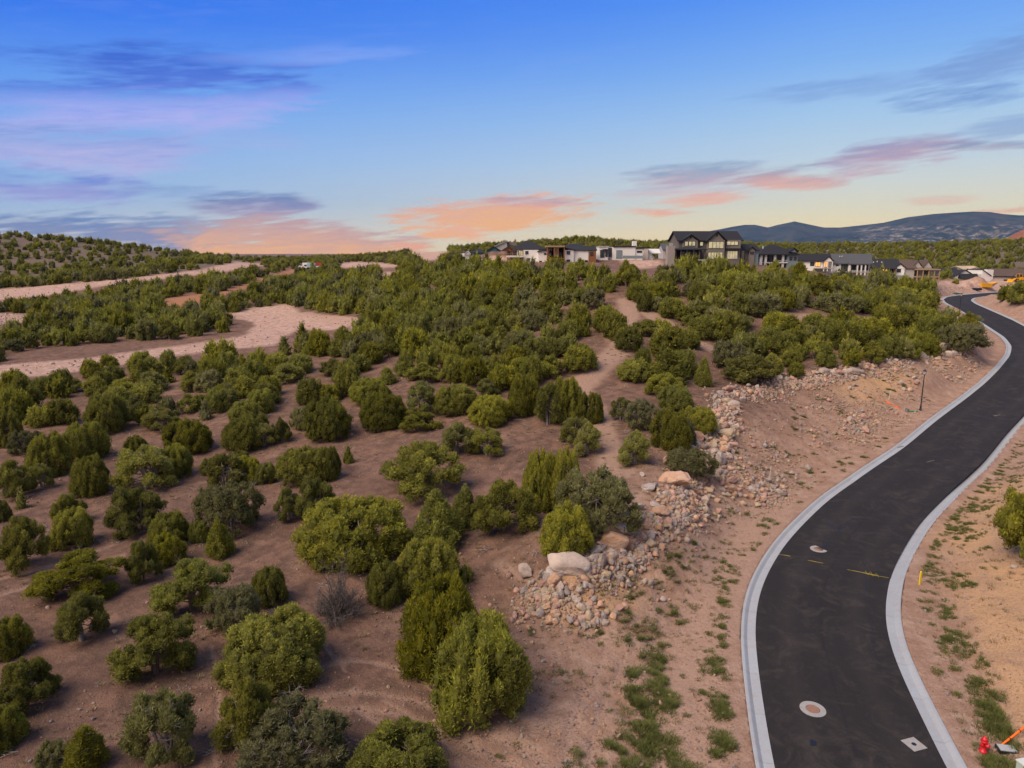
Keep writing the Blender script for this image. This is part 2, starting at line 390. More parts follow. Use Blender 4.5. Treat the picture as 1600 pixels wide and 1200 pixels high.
GRADED = [(wline([(1078,1198),(1085,1080),(1110,960),(1150,860),(1215,780)]), 1.7)]
ang_in = np.radians(np.arange(-44, 44.001, .17)); ang_out = np.radians(np.r_[np.arange(-180, -44, 2.0), ])
ANG = np.r_[np.radians(np.arange(-180, -44, 2.0)), ang_in, np.radians(np.arange(46, 180.1, 2.0))]
RAD = np.r_[3, 8, 13, 17, 20, 22, 24 * 1.0048 ** np.arange(0, 700)]
RAD = RAD[RAD < 680]; RAD = np.r_[RAD, 700 * 1.09 ** np.arange(0, 33)]
aa, rr = np.meshgrid(ANG, RAD)
GXv = (np.sin(aa) * rr).ravel(); GYv = (np.cos(aa) * rr).ravel()
GZv = height(GXv, GYv)
gpx, gpy, gdep = proj(GXv, GYv, GZv)
infront = (GYv > 5) & (np.hypot(GXv, GYv) < 690)
def soft(polys, jitter):
    jx = jitter * 9 * fbm(GXv, GYv, 6, 3, 21); jy = jitter * 3 * fbm(GXv, GYv, 6, 3, 33)
    m = np.zeros(GXv.shape)
    for k in range(9):
        ox, oy = (k % 3 - 1) * jitter * 3.5, (k // 3 - 1) * jitter * 1.2
        mk = np.zeros(GXv.shape)
        for p in polys: mk = np.maximum(mk, polymask(gpx + jx + ox, gpy + jy + oy, p) * 1.0)
        m += mk / 9
    return m * infront
a_clear = soft(CLEARED, 1); a_or = soft(ORANGE, 1); a_hill = soft([[(-300,300),(200,330),(420,395),(400,408),(180,436),(0,451),(-300,470)],[(1050,340),(1800,340),(1800,432),(1400,430),(1250,412),(1050,400)]], 1); a_sand = soft(SANDY, 6)
a_trail = np.zeros(GXv.shape)
wob = 1.2 * fbm(GXv, GYv, 3, 3, 40)
for p, w in TRAILS_W: a_trail = np.maximum(a_trail, 1 - sstep(w * .6, w * 1.4, seg_dist(GXv, GYv, p) + wob))
a_grade = 1 - sstep(1.0, 2.3, seg_dist(GXv, GYv, GRADED[0][0]) + wob * .5)
for p, w in RUTS_W:
    dd = seg_dist(GXv, GYv, p) + .25 * fbm(GXv, GYv, 1.3, 3, 8)
    q = np.exp(-(dd / w) ** 2); GZv = GZv - .035 * q + .02 * np.exp(-((dd - 2*w) / w) ** 2)
    a_trail = np.maximum(a_trail, .75 * q)
Droad, _ = road_dist(GXv, GYv)
a_bank = np.maximum(1 - sstep(11, 19, Droad + 5 * fbm(GXv, GYv, 5, 3, 50)), ((gpx > 1385) & (gpy > 455) & (gpy > 640 - (gpx - 1385) * .9) & infront) * 1.0)
nA, nR = len(ANG), len(RAD)
ii, jj = np.meshgrid(np.arange(nA - 1), np.arange(nR - 1))
v0 = (jj * nA + ii).ravel()
quads = np.c_[v0, v0 + 1, v0 + nA + 1, v0 + nA][:, ::-1]
M = Mat('desert_soil', .95, .12)
n1 = M.noise(.09, 5, .6); n2 = M.noise(.9, 6, .65); n3 = M.noise(11, 4, .7); n4 = M.noise(.35, 4, .6, dist=.5)
soil = M.mix(M.ramp(n1, [(.3, 0.), (.7, 1.)]), rgb(.200,.118,.086), rgb(.285,.172,.127))
soil = M.mix(M.ramp(n2, [(.42, 0.), (.62, 1.)]), soil, rgb(.145,.088,.067))
duff = M.ramp(M.noise(.28, 6, .7, dist=.8), [(.50, 0.), (.60, .6)])
soil = M.mix(duff, soil, rgb(.115,.076,.058))
soil = M.mix(M.ramp(M.noise(.55, 5, .65), [(.56, 0.), (.72, .6)]), soil, rgb(.33,.22,.17))
bank = M.mix(M.ramp(n4, [(.35, 0.), (.65, 1.)]), rgb(.43,.275,.20), rgb(.53,.37,.285))
bank = M.mix(M.ramp(n2, [(.40, 0.), (.60, 1.)]), bank, rgb(.38,.235,.165))
c = M.mix(M.math('MULTIPLY', M.attr('bank'), .92), soil, bank)
c = M.mix(M.math('MULTIPLY', M.attr('sandy'), M.ramp(n4, [(.3, .4), (.6, 1.)])), c, rgb(.58,.365,.20))
pale = M.mix(M.ramp(n2, [(.35, 0.), (.6, 1.)]), rgb(.62,.44,.36), rgb(.42,.27,.21))
c = M.mix(M.math('MULTIPLY', M.attr('hill_soil_shade'), .85), c, M.mix(n2, rgb(.115,.092,.070), rgb(.20,.165,.13)))  # greyish far-slope soil, darkened so the slopes' shade sits in the colour
c = M.mix(M.attr('cleared'), c, pale)
c = M.mix(M.math('MULTIPLY', M.attr('trail'), .75), c, M.mix(n3, rgb(.40,.25,.185), rgb(.52,.37,.29)))
c = M.mix(M.math('MULTIPLY', M.attr('graded'), .8), c, M.mix(n3, rgb(.42,.27,.20), rgb(.50,.34,.26)))
c = M.mix(M.attr('red_cut'), c, M.mix(n2, rgb(.34,.15,.075), rgb(.42,.22,.13)))
# pebbles: tiny pale and dark stones in the soil
vor = M.n('ShaderNodeTexVoronoi'); vor.inputs['Scale'].default_value = 5.5; M.put(vor.inputs['Vector'], M.pos())
peb = M.ramp(vor.outputs['Distance'], [(.10, 1.), (.17, 0.)])
psel = M.ramp(M.noise(2.2, 3), [(.50, 0.), (.60, 1.)])
c = M.mix(M.math('MULTIPLY', M.math('MULTIPLY', peb, psel), .55), c, rgb(.52,.40,.33))
c = M.mix(M.ramp(n3, [(.30, .42), (.5, 0.)]), c, rgb(.085,.05,.04))
c = M.mix(M.ramp(M.noise(38, 3, .7), [(.35, .4), (.5, 0.)]), c, rgb(.10,.06,.045))
M.color(c)
hgt = M.math('ADD', M.math('MULTIPLY', n3, .6), M.math('ADD', M.math('MULTIPLY', peb, .5), M.math('MULTIPLY', M.noise(34, 4, .7), .25)))
M.bump(M.math('ADD', hgt, M.math('MULTIPLY', M.noise(2.2, 6, .7), 1.6)), 1.0, .13)
soil_mat = M.m
gm = mesh_from('ground', np.c_[GXv, GYv, GZv], quads, [soil_mat], True)
for nme, vals in (('bank', a_bank), ('sandy', a_sand), ('cleared', a_clear), ('trail', a_trail), ('graded', a_grade), ('red_cut', a_or), ('hill_soil_shade', a_hill)): attr(gm, nme, vals)
link('ground', gm, kind='structure')
# ================================================================ road, kerb and gutter
def strip(name, P, prof, mat, s0=0, s1=None, parent=None, closed_under=False, n0=None, **tags):
    """sweeps a profile of (offset to the driver's right of the left edge, height) along the road"""
    N = normals(P); Z = rz(P[:, 1])
    V = []; m = len(prof)
    for (o, h) in prof: V.append(np.c_[P + N * o, Z + h])
    V = np.stack(V, 1).reshape(-1, 3); n = len(P)
    Fq = [(i*m+k, i*m+k+1, (i+1)*m+k+1, (i+1)*m+k) for i in range(n-1) for k in range(m-1)]
    return link(name, mesh_from(name, V, Fq, [mat], False), parent, **tags)
Masp = Mat('asphalt', .88, .25)
v = Masp.n('ShaderNodeTexVoronoi'); v.inputs['Scale'].default_value = 30; Masp.put(v.inputs['Vector'], Masp.pos())
ac = Masp.mix(Masp.noise(.22, 5, .6), rgb(.0145,.013,.0132), rgb(.024,.0212,.0212))
ac = Masp.mix(Masp.ramp(Masp.noise(1.1, 6, .7), [(.55, 0.), (.75, .5)]), ac, rgb(.045,.038,.035))
ac = Masp.mix(Masp.ramp(v.outputs['Distance'], [(.0, .35), (.35, 0.)]), ac, rgb(.065,.060,.057))
cr = Masp.attr('across')
seam = Masp.ramp(Masp.math('ADD', Masp.math('ABSOLUTE', Masp.math('SUBTRACT', cr, .5)), Masp.math('MULTIPLY', Masp.math('SUBTRACT', Masp.noise(.6, 3), .5), .02)), [(.0, .75), (.016, 0.)])
ac = Masp.mix(seam, ac, rgb(.016,.014,.015))
ac = Masp.mix(Masp.ramp(Masp.noise(.5, 7, .75, dist=1.2), [(.50, 0.), (.72, .8)]), ac, rgb(.058,.048,.042))
wheel = Masp.ramp(Masp.math('ABSOLUTE', Masp.math('SUBTRACT', Masp.math('ABSOLUTE', Masp.math('SUBTRACT', cr, .5)), .26)), [(.0, .35), (.10, 0.)])
ac = Masp.mix(Masp.math('MULTIPLY', wheel, Masp.noise(.4, 4)), ac, rgb(.06,.05,.045))
Masp.color(ac); Masp.bump(Masp.math('ADD', v.outputs['Distance'], Masp.noise(60, 3)), .45, .012)
nac = 15
prof = [(ROADW * t, .05 * math.sin(math.pi * t)) for t in np.linspace(0, 1, nac)]
roado = strip('road', LEFT, prof, Masp.m, kind='structure')
attr(roado.data, 'across', np.tile(np.linspace(0, 1, nac), len(LEFT)))
for p in roado.data.polygons: p.use_smooth = True
Mk = Mat('kerb_concrete', .85, .3)
kc = Mk.mix(Mk.noise(.7, 5, .65), rgb(.30,.335,.37), rgb(.385,.42,.455))
kc = Mk.mix(Mk.ramp(Mk.noise(7, 5, .7), [(.35, .35), (.55, 0.)]), kc, rgb(.26,.26,.265))
kc = Mk.mix(Mk.math('MULTIPLY', Mk.attr('bay'), .35), kc, rgb(.30,.315,.335)); kc = Mk.mix(Mk.ramp(Mk.noise(1.7, 5, .7), [(.52, 0.), (.75, .7)]), kc, rgb(.34,.27,.22))
Mk.color(kc); Mk.bump(Mk.noise(25, 4), .3, .01)
# kerbs are cast in lengths with open joints between them
def kerb(name, P, sgn):
    """rolled kerb with gutter pan, cast in 3 m bays"""
    N = normals(P) * sgn
    # offsets run away from the asphalt
    prof = [(-.02,-.10),(-.02,.012),(.42,-.022),(.56,.085),(.62,.12),(GUT-.03,.12),(GUT,.10),(GUT,-.45)]
    Vs, Fs = [], []; m = len(prof); Z = rz(P[:, 1])
    step = 4
    for a in range(0, len(P)-1, step):
        b = min(a+step, len(P)-1); idx = list(range(a, b+1)); base_ = len(Vs)
        for q, i in enumerate(idx):
            T = np.array([N[i][1], -N[i][0]]); sh = 0
            if q == 0: sh = 1
            if q == len(idx)-1: sh = -1
            nxt = P[min(i+1, len(P)-1)] - P[max(i-1, 0)]; nxt = nxt / np.linalg.norm(nxt)
            for (o, h) in prof: Vs.append((*(P[i] + N[i]*o + nxt * sh * .005), Z[i] + h))
        for q in range(len(idx)-1):
            for k in range(m-1):
                f = (base_+q*m+k, base_+q*m+k+1, base_+(q+1)*m+k+1, base_+(q+1)*m+k)
                Fs.append(f if sgn < 0 else f[::-1])
    me = mesh_from(name, Vs, Fs, [Mk.m], False); nb = np.random.RandomState(len(P)); bay = np.repeat(nb.uniform(0, 1, len(Vs)//(m*(step+1)) + 2), m*(step+1))[:len(Vs)]; attr(me, 'bay', bay)
    return link(name, me, kind='structure')
kerb('kerb', LEFT, -1)
RIGHT = LEFT + NR * ROADW
# the inside of the last bend would fold over itself: thin the points where they bunch up
keep = [0]
for i in range(1, len(RIGHT)):
    t = RIGHT[i] - RIGHT[keep[-1]]
    if np.linalg.norm(t) > .35 and t @ (LEFT[min(i+1, len(LEFT)-1)] - LEFT[i-1]) > 0: keep.append(i)
kerb('kerb', RIGHT[keep], 1)
# ================================================================ junipers
def ico(sub):
    bm = bmesh.new(); bmesh.ops.create_icosphere(bm, subdivisions=sub, radius=1.0)
    V = np.array([v.co[:] for v in bm.verts]); Fq = np.array([[v.index for v in f.verts] for f in bm.faces]); bm.free(); return V, Fq
ICO1, ICO2, ICO3 = ico(1), ico(2), ico(3)
Ml = Mat('juniper_foliage', .75, .15)
oi = Ml.n('ShaderNodeObjectInfo')
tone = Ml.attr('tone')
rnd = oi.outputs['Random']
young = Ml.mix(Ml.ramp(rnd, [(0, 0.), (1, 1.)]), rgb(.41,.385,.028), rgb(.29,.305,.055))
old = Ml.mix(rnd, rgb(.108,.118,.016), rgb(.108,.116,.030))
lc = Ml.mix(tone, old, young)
sc_ = Ml.n('ShaderNodeSeparateColor'); Ml.put(sc_.inputs[0], oi.outputs['Color']); own = Ml.math('LESS_THAN', sc_.outputs[0], .985)
greyr = Ml.ramp(Ml.math('FRACT', Ml.math('MULTIPLY', rnd, 7.31)), [(.55, 0.), (1.0, .8)])
greyf = Ml.math('ADD', Ml.math('MULTIPLY', own, sc_.outputs[0]), Ml.math('MULTIPLY', Ml.math('SUBTRACT', 1.0, own), greyr))
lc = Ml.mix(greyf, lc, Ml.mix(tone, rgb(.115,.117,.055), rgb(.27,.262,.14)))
hs = Ml.n('ShaderNodeHueSaturation'); Ml.put(hs.inputs['Value'], Ml.math('MULTIPLY_ADD', Ml.math('FRACT', Ml.math('MULTIPLY', rnd, 3.77)), .65, .68)); Ml.put(hs.inputs['Color'], lc)
Ml.color(hs.outputs[0])
tr = Ml.n('ShaderNodeBsdfTranslucent'); Ml.put(tr.inputs[0], hs.outputs[0]); ms = Ml.n('ShaderNodeMixShader'); ms.inputs[0].default_value = .40
outn = [n for n in Ml.nt.nodes if n.type == 'OUTPUT_MATERIAL'][0]
Ml.nt.links.new(Ml.b.outputs[0], ms.inputs[1]); Ml.nt.links.new(tr.outputs[0], ms.inputs[2]); Ml.nt.links.new(ms.outputs[0], outn.inputs[0])
Mgl = plain('sage_foliage', (.17,.175,.11), .9, .3, 6)
Mb = Mat('juniper_bark', .95, .1)
Mb.color(Mb.mix(Mb.noise(9, 4, vec=Mb.obj()), rgb(.10,.075,.06), rgb(.23,.20,.175)))
Md = Mat('dead_wood', .95, .1)
Md.color(Md.mix(Md.noise(9, 4, vec=Md.obj()), rgb(.17,.15,.135), rgb(.36,.33,.30)))

def tube(path, radii, sides=5):
    path = np.array(path, float); V = []; Fq = []
    for i, p in enumerate(path):
        t = path[min(i+1, len(path)-1)] - path[max(i-1, 0)]; t /= np.linalg.norm(t) + 1e-9
        a = np.cross(t, [0.3, .2, 1.0]); 
        if np.linalg.norm(a) < .1: a = np.cross(t, [1., 0, 0])
        a /= np.linalg.norm(a); b = np.cross(t, a)
        for k in range(sides):
            th = 2*math.pi*k/sides; V.append(p + radii[i]*(a*math.cos(th) + b*math.sin(th)))
    for i in range(len(path)-1):
        for k in range(sides):
            k2 = (k+1) % sides; Fq.append((i*sides+k, i*sides+k2, (i+1)*sides+k2, (i+1)*sides+k))
    return V, Fq
def limbs(rs, targets, H, r0, nst, mat, name, dead=False, twigs=0, W_=1.8):
    V, Fq = [], []
    def add(path, rad, s=5):
        v, f = tube(path, rad, s); b = len(V); V.extend(v); Fq.extend([[x + b for x in q] for q in f])
    bases = []
    for k in range(nst):
        a = rs.uniform(0, 6.28); rr_ = 0 if nst == 1 else .18
        x0, y0 = rr_*math.cos(a), rr_*math.sin(a)
        lean = rs.uniform(.05, .25) * H; a2 = a + rs.uniform(-.5, .5)
        pts = [(x0, y0, -.25)]
        for j in range(1, 5):
            t = j/4; pts.append((x0 + lean*t*math.cos(a2) + rs.uniform(-.06,.06), y0 + lean*t*math.sin(a2) + rs.uniform(-.06,.06), t*H*.72))
        add(pts, [r0*(1-.2*j)*rs.uniform(.9,1.1) for j in range(5)], 7); bases.append(pts)
    for tg in targets:
        b = bases[rs.randint(len(bases))]; j = rs.randint(1, 4); p0 = np.array(b[j]); tg = np.array(tg)
        mid = (p0 + tg)/2 + rs.uniform(-.15, .15, 3) + np.array([0, 0, -.12 if not dead else .15])
        add([p0, mid, tg], [r0*.42, r0*.25, r0*.10], 4)
        for _ in range(twigs):
            q = mid + (tg-mid)*rs.uniform(0, 1); dr = rs.normal(0, 1, 3); dr[2] = abs(dr[2])*.8 + .1; dr /= np.linalg.norm(dr)
            e = q + dr*rs.uniform(.3, .8); m2 = (q+e)/2 + rs.uniform(-.06, .06, 3)
            add([q, m2, e], [r0*.12, r0*.08, r0*.03], 3)
            for _2 in range(2):
                dr2 = dr + rs.normal(0, .6, 3); e2 = m2 + dr2*rs.uniform(.15, .35); add([m2, e2], [r0*.06, r0*.02], 3)
    # all quads
    return mesh_from(name, V, np.array(Fq), [mat], True)
def crown(seed, form, nl, nleaf, lsize, W_=4.0, H=3.8, fill=ICO1, lobe_r=.40):
    """crown = many upright tufts; each tuft is an inner mass with small leaf sprays standing off it"""
    rs = np.random.RandomState(seed)
    ph = rs.uniform(0, 6.28, 6); am = rs.uniform(.06, .16, 3)
    cs = []
    masses = []
    if form in ('spread', 'open'):
        nm_ = 11 if form == 'spread' else 14
        for k in range(nm_):
            a = k * 2.4 + rs.uniform(-.4, .4); f = (k + .5) / nm_; r = (W_/2 - .45) * (.25 + .75 * math.sqrt(f)) * rs.uniform(.75, 1.05) if k > 1 else .2
            zz = H * (.86 - .70 * f) * rs.uniform(.85, 1.12)
            masses.append((r*math.cos(a), r*math.sin(a), max(zz, .42), rs.uniform(.42, .62) if form == 'spread' else rs.uniform(.30, .46)))
    k = 0
    while len(cs) < nl and k < 60000:
        k += 1
        if masses:
            m = masses[rs.randint(len(masses))]; d = rs.normal(0, 1, 3); d /= np.linalg.norm(d); rr_ = rs.uniform(.6, 1.0) * m[3] * W_/3.4
            p = np.array([m[0], m[1], m[2]]) + d * rr_ * np.array([1, 1, .85])
            if p[2] < .15: continue
        else:
            d = rs.normal(0, 1, 3); d /= np.linalg.norm(d)
            a = math.atan2(d[1], d[0])
            if form == 'cone':
                t = rs.uniform(0, 1) ** 1.15; rad = W_/2 * (1 - t) ** .62 * (.78 + .22*min(1, t*6)); z = .25 + t*(H-.5)
            else:
                t = (rs.uniform(0, 1)); z = .22 + t*(H-.55); q = (z - .38*H)/(.62*H) if z > .38*H else (z - .38*H)/(.55*H)
                rad = W_/2 * math.sqrt(max(0, 1 - q*q*(.97 if z > .38*H else .45)))
            rad *= 1 + am[0]*math.sin(2*a+ph[0]) + am[1]*math.sin(3*a+ph[1]+2*t) + am[2]*math.sin(5*a+ph[2]+5*t) + rs.uniform(-.09, .06)
            inner = rs.uniform(0, 1) < .18
            rad = max(rad - lobe_r*.7, .05) * (rs.uniform(.4, .8) if inner else 1)
            p = np.array([rad*math.cos(a), rad*math.sin(a), z])
        if len(cs) and form != 'grey':
            dd = np.min(np.linalg.norm((np.array([c[0] for c in cs]) - p) * [1,1,.75], axis=1))
            if dd < lobe_r * .42: continue
        cs.append((p, lobe_r * rs.uniform(.7, 1.3)))
    V, Fq, T = [], [], []
    off = 0
    for (p, r) in cs:
        t0 = rs.uniform(0, 1) ** 1.2
        ax = np.array([p[0]*.12, p[1]*.12, 1.0]); ax /= np.linalg.norm(ax)
        st = rs.uniform(1.3, 2.0) if form in ('dome', 'cone') else rs.uniform(.85, 1.3)
        if fill is not None:
            v = fill[0] * r * .72 * (1 + rs.uniform(-.18, .18, (len(fill[0]), 1))); v = v * [1, 1, st] + p
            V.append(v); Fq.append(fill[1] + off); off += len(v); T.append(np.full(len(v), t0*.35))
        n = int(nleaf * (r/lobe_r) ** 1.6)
        d = rs.normal(0, 1, (n, 3)); d[:, 2] += .25; d /= np.linalg.norm(d, axis=1)[:, None]
        sh = rs.uniform(.70, 1.08, (n, 1)) ** .8
        c0 = d * r * sh * np.c_[1 - .38*d[:, 2], 1 - .38*d[:, 2], np.full(n, st)] + p + np.array([p[0], p[1], 0]) * .0
        up = d * .55 + np.array([0, 0, .75]) + rs.normal(0, .45, (n, 3)); up /= np.linalg.norm(up, axis=1)[:, None]
        sd = np.cross(up, rs.normal(0, 1, (n, 3))); sd /= np.linalg.norm(sd, axis=1)[:, None] + 1e-9
        L = lsize * rs.uniform(.6, 1.5, (n, 1)); w = L * rs.uniform(.20, .42, (n, 1))
        tri = np.stack([c0 - sd*w, c0 + sd*w, c0 + up*L*1.7], 1).reshape(-1, 3)
        V.append(tri); Fq.append(np.arange(3*n).reshape(-1, 3) + off); off += 3*n
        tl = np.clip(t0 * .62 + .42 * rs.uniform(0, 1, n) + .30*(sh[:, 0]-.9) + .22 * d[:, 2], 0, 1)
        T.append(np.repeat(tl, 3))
    V = np.vstack(V); V[:, 2] = np.maximum(V[:, 2], .02)
    return V, np.vstack(Fq), np.concatenate(T), cs
def make_proto(seed, form, lod, big=False):
    rs = np.random.RandomState(seed + 77)
    W_, H = {'dome': (4.0, 3.5), 'cone': (3.0, 4.2), 'spread': (4.6, 3.8), 'open': (4.2, 4.0), 'grey': (4.0, 3.2)}[form]
    if lod == 0: par = dict(nl=150 if form in ('dome', 'grey') else 120, nleaf=190, lsize=.085, fill=ICO1, lobe_r=.31)
    elif lod == 1: par = dict(nl=80, nleaf=62, lsize=.17, fill=ICO1, lobe_r=.44)
    else: par = dict(nl=26, nleaf=16, lsize=.34, fill=ICO1, lobe_r=.72)
    if big: par = dict(nl=270, nleaf=150, lsize=.068, fill=ICO1, lobe_r=.25)
    if form == 'grey': par['nleaf'] = int(par['nleaf'] * .55); par['lobe_r'] *= .9
    if form == 'open': par['nleaf'] = int(par['nleaf'] * .8); par['fill'] = par['fill']
    V, Fq, T, cs = crown(seed, form, W_=W_, H=H, **par)
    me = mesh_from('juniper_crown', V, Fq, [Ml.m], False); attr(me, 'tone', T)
    tm = None
    if lod < 2:
        sel = [cs[i][0] * (1.0 if k_ % 2 else 1.14) for k_, i in enumerate(rs.choice(len(cs), 20 if lod == 0 else 8, replace=False))]
        tm = limbs(rs, sel, H, .13 if form != 'grey' else .10, 3 if form in ('spread', 'open', 'grey') else 2,
                   Md.m if form in ('grey', 'open') else Mb.m, 'juniper_trunk', twigs=(7 if form in ('grey', 'open') else 3) if lod == 0 else 0)
    return dict(crown=me, trunk=tm, W=W_, H=H, form=form)
FORMS = ['dome', 'cone', 'spread', 'open', 'grey']
PROTO = {0: {'dome': [make_proto(s, 'dome', 0) for s in (1, 2, 3)], 'cone': [make_proto(s, 'cone', 0) for s in (11, 12)], 'spread': [make_proto(s, 'spread', 0) for s in (21, 22, 23)],
             'open': [make_proto(s, 'open', 0) for s in (31, 32)], 'grey': [make_proto(s, 'grey', 0) for s in (41, 42)]},
         1: {f: [make_proto(60 + 3*i + s, f, 1) for s in (0, 1)] for i, f in enumerate(FORMS)}}
FARP = [make_proto(90 + i, f, 2) for i, f in enumerate(['dome', 'dome', 'spread', 'dome', 'cone'])]
BIG = [make_proto(s, 'dome', 0, True) for s in (5, 6, 8)]
# junipers read off the photograph: centre x, foot y, width, height (photo pixels), form
TREES = [
 (125,945,122,95,'spread'),(133,1010,75,100,'open'),(245,1066,115,113,'spread'),(303,965,108,100,'spread'),(372,993,65,78,'grey'),(433,1075,148,126,'dome'),
 (40,1118,85,98,'spread'),(12,1030,60,66,'dome'),(5,1175,62,70,'dome'),(262,1205,112,140,'open'),(138,1216,70,80,'cone'),(88,1212,42,55,'grey'),(392,1182,92,132,'open'),
 (460,1228,150,115,'grey'),(630,1245,145,78,'dome'),(423,947,52,61,'dome'),(605,947,58,67,'dome'),(670,937,90,92,'dome'),(728,911,22,27,'grey'),
 (692,1060,126,152,'dome'),(749,1127,142,164,'dome'),(555,888,148,123,'dome'),(482,757,76,66,'dome'),(514,752,34,55,'dome'),(497,820,56,82,'spread'),(451,818,44,66,'open'),
 (545,725,22,27,'cone'),(513,690,68,74,'dome'),(600,673,64,64,'dome'),(577,633,56,47,'dome'),(654,676,56,38,'spread'),(660,652,52,66,'open'),(713,650,60,54,'dome'),
 (765,666,64,54,'dome'),(665,777,118,108,'spread'),(716,716,62,66,'open'),(762,716,54,56,'open'),(441,693,28,42,'spread'),(472,673,28,40,'grey'),(486,632,38,40,'dome'),
 (515,629,30,28,'dome'),(605,601,28,29,'cone'),(666,598,52,32,'spread'),(634,588,34,42,'cone'),(705,577,34,38,'dome'),(736,573,34,34,'dome'),(683,866,88,101,'cone'),(728,828,50,72,'cone'),
 (786,839,94,110,'spread'),(416,756,32,34,'dome'),(858,669,52,84,'open'),(885,664,46,74,'dome'),(820,651,50,66,'dome'),(921,664,36,52,'dome'),(898,700,52,56,'open'),(918,713,50,62,'open'),
 (906,584,50,44,'dome'),(860,592,42,36,'spread'),(992,599,52,38,'dome'),(1004,582,28,36,'dome'),(1040,622,56,46,'spread'),(1056,643,50,40,'dome'),(971,660,38,46,'open'),
 (1000,673,42,50,'grey'),(992,728,58,66,'open'),(1048,706,58,68,'dome'),(1091,679,54,42,'dome'),(1068,694,30,40,'grey'),(1098,604,31,48,'cone'),(1066,592,42,44,'dome'),
 (1174,603,78,56,'open'),(1126,559,24,28,'cone'),(846,800,52,98,'dome'),(883,796,50,96,'dome'),(933,836,100,114,'grey'),(885,874,76,82,'dome'),(1075,750,62,52,'grey'),
 (1290,576,33,37,'cone'),(1234,575,33,27,'dome'),(1243,592,25,24,'dome'),(1331,576,24,28,'grey'),(1205,592,28,44,'open'),(1467,521,36,30,'dome'),(1481,507,24,22,'open'),
 (1508,551,54,46,'grey'),(1414,520,52,42,'dome'),(1364,572,38,34,'spread'),(1418,561,30,32,'dome'),(1440,548,34,26,'dome'),(1388,562,34,36,'dome'),(1318,548,48,44,'dome'),(1345,525,44,30,'dome'),
 (1240,545,60,50,'spread'),(1215,528,46,38,'dome'),(1270,522,38,30,'dome'),(1262,545,30,40,'open'),(1295,533,40,34,'dome'),(1323,513,26,26,'dome'),(1295,502,11,10,'dome'),(1292,487,40,32,'grey'),
 (1330,488,34,26,'grey'),(1196,497,34,40,'grey'),(1225,487,32,34,'dome'),(1248,484,18,16,'dome'),(1365,482,40,26,'dome'),(1385,500,40,28,'dome'),(1430,492,48,40,'dome'),(1400,478,40,30,'dome'),
 (219,836,78,86,'spread'),(266,856,58,55,'dome'),(312,849,28,34,'dome'),(345,874,46,64,'cone'),(360,838,76,88,'grey'),(317,798,20,34,'grey'),(223,913,48,78,'spread'),(262,884,50,50,'dome'),
 (42,893,68,100,'spread'),(110,822,46,60,'spread'),(116,858,54,64,'dome'),(4,816,26,34,'dome'),(145,776,54,64,'dome'),(82,746,56,70,'dome'),(136,722,58,64,'dome'),(24,782,54,76,'open'),
 (66,765,34,50,'open'),(34,795,24,32,'cone'),(295,711,64,62,'dome'),(232,770,90,96,'open'),(276,748,44,54,'dome'),(212,716,34,36,'dome'),(295,646,34,30,'open'),(340,646,32,38,'dome'),(256,676,58,50,'open'),
 (212,657,32,40,'open'),(184,641,38,36,'dome'),(228,632,46,34,'dome'),(40,711,36,42,'grey'),(14,700,42,60,'dome'),(24,662,50,54,'dome'),(66,668,34,34,'dome'),(100,664,40,40,'dome'),(352,766,62,70,'open'),(386,756,44,44,'dome'),
 (382,706,58,52,'dome'),(384,662,46,36,'dome'),(408,648,40,40,'dome'),(420,622,38,34,'dome'),(330,742,26,28,'dome'),(376,738,40,40,'open'),(412,700,40,46,'open'),(398,685,44,40,'dome'),
 (143,593,28,31,'dome'),(171,580,28,29,'spread'),(176,600,34,28,'dome'),(265,584,26,36,'dome'),(240,592,34,40,'open'),(290,586,32,34,'open'),(220,585,36,34,'dome'),
 (26,626,44,46,'dome'),(66,622,34,32,'dome'),(96,616,38,38,'dome'),(120,614,26,24,'open'),(300,613,34,34,'open'),(330,600,38,38,'dome'),(190,620,40,32,'open'),(150,640,0,0,'x'),
 (242,612,44,38,'open'),(355,590,34,40,'dome'),(372,612,40,36,'dome'),(398,598,34,36,'dome'),(350,628,30,28,'dome'),(317,640,26,24,'dome'),(450,600,44,36,'open'),(470,585,40,32,'dome'),(434,586,40,34,'dome'),
 (540,600,40,36,'dome'),(545,622,36,50,'dome'),(520,588,34,30,'open'),(560,584,36,30,'dome'),(580,570,40,34,'dome'),(790,612,48,40,'dome'),(760,624,40,38,'open'),(740,604,40,44,'dome'),(780,590,34,34,'dome'),
 (756,587,34,28,'dome'),(812,590,34,30,'dome'),(830,604,36,44,'dome'),(727,640,0,0,'x'),(870,560,40,30,'dome'),(835,566,36,36,'dome'),
 (960,532,42,44,'dome'),(945,520,40,40,'dome'),(1010,527,44,32,'open'),(1032,528,32,28,'dome'),(980,550,44,38,'dome'),(1040,548,34,26,'spread'),(1062,560,0,0,'x'),(1075,545,34,30,'dome'),
 (993,472,28,28,'dome'),(1008,488,26,30,'dome'),(1052,500,44,34,'dome'),(1035,490,26,26,'grey'),(1026,472,34,28,'dome'),(1088,468,36,30,'grey'),(1115,475,38,28,'dome'),(1100,505,50,34,'open'),(1097,532,42,36,'dome'),(1132,536,44,50,'dome'),
 (1120,512,36,30,'grey'),(1085,490,24,22,'dome'),(1160,514,26,22,'grey'),(1187,497,40,34,'grey'),(1155,492,32,32,'dome'),(1180,558,40,30,'dome'),(1225,560,46,42,'dome'),(1200,540,34,26,'dome'),
 (1612,888,100,160,'spread'),(1598,476,44,36,'dome'),(1571,470,22,22,'grey'),(1493,444,9,7,'dome')]
TREES = [t for t in TREES if t[2] > 0]
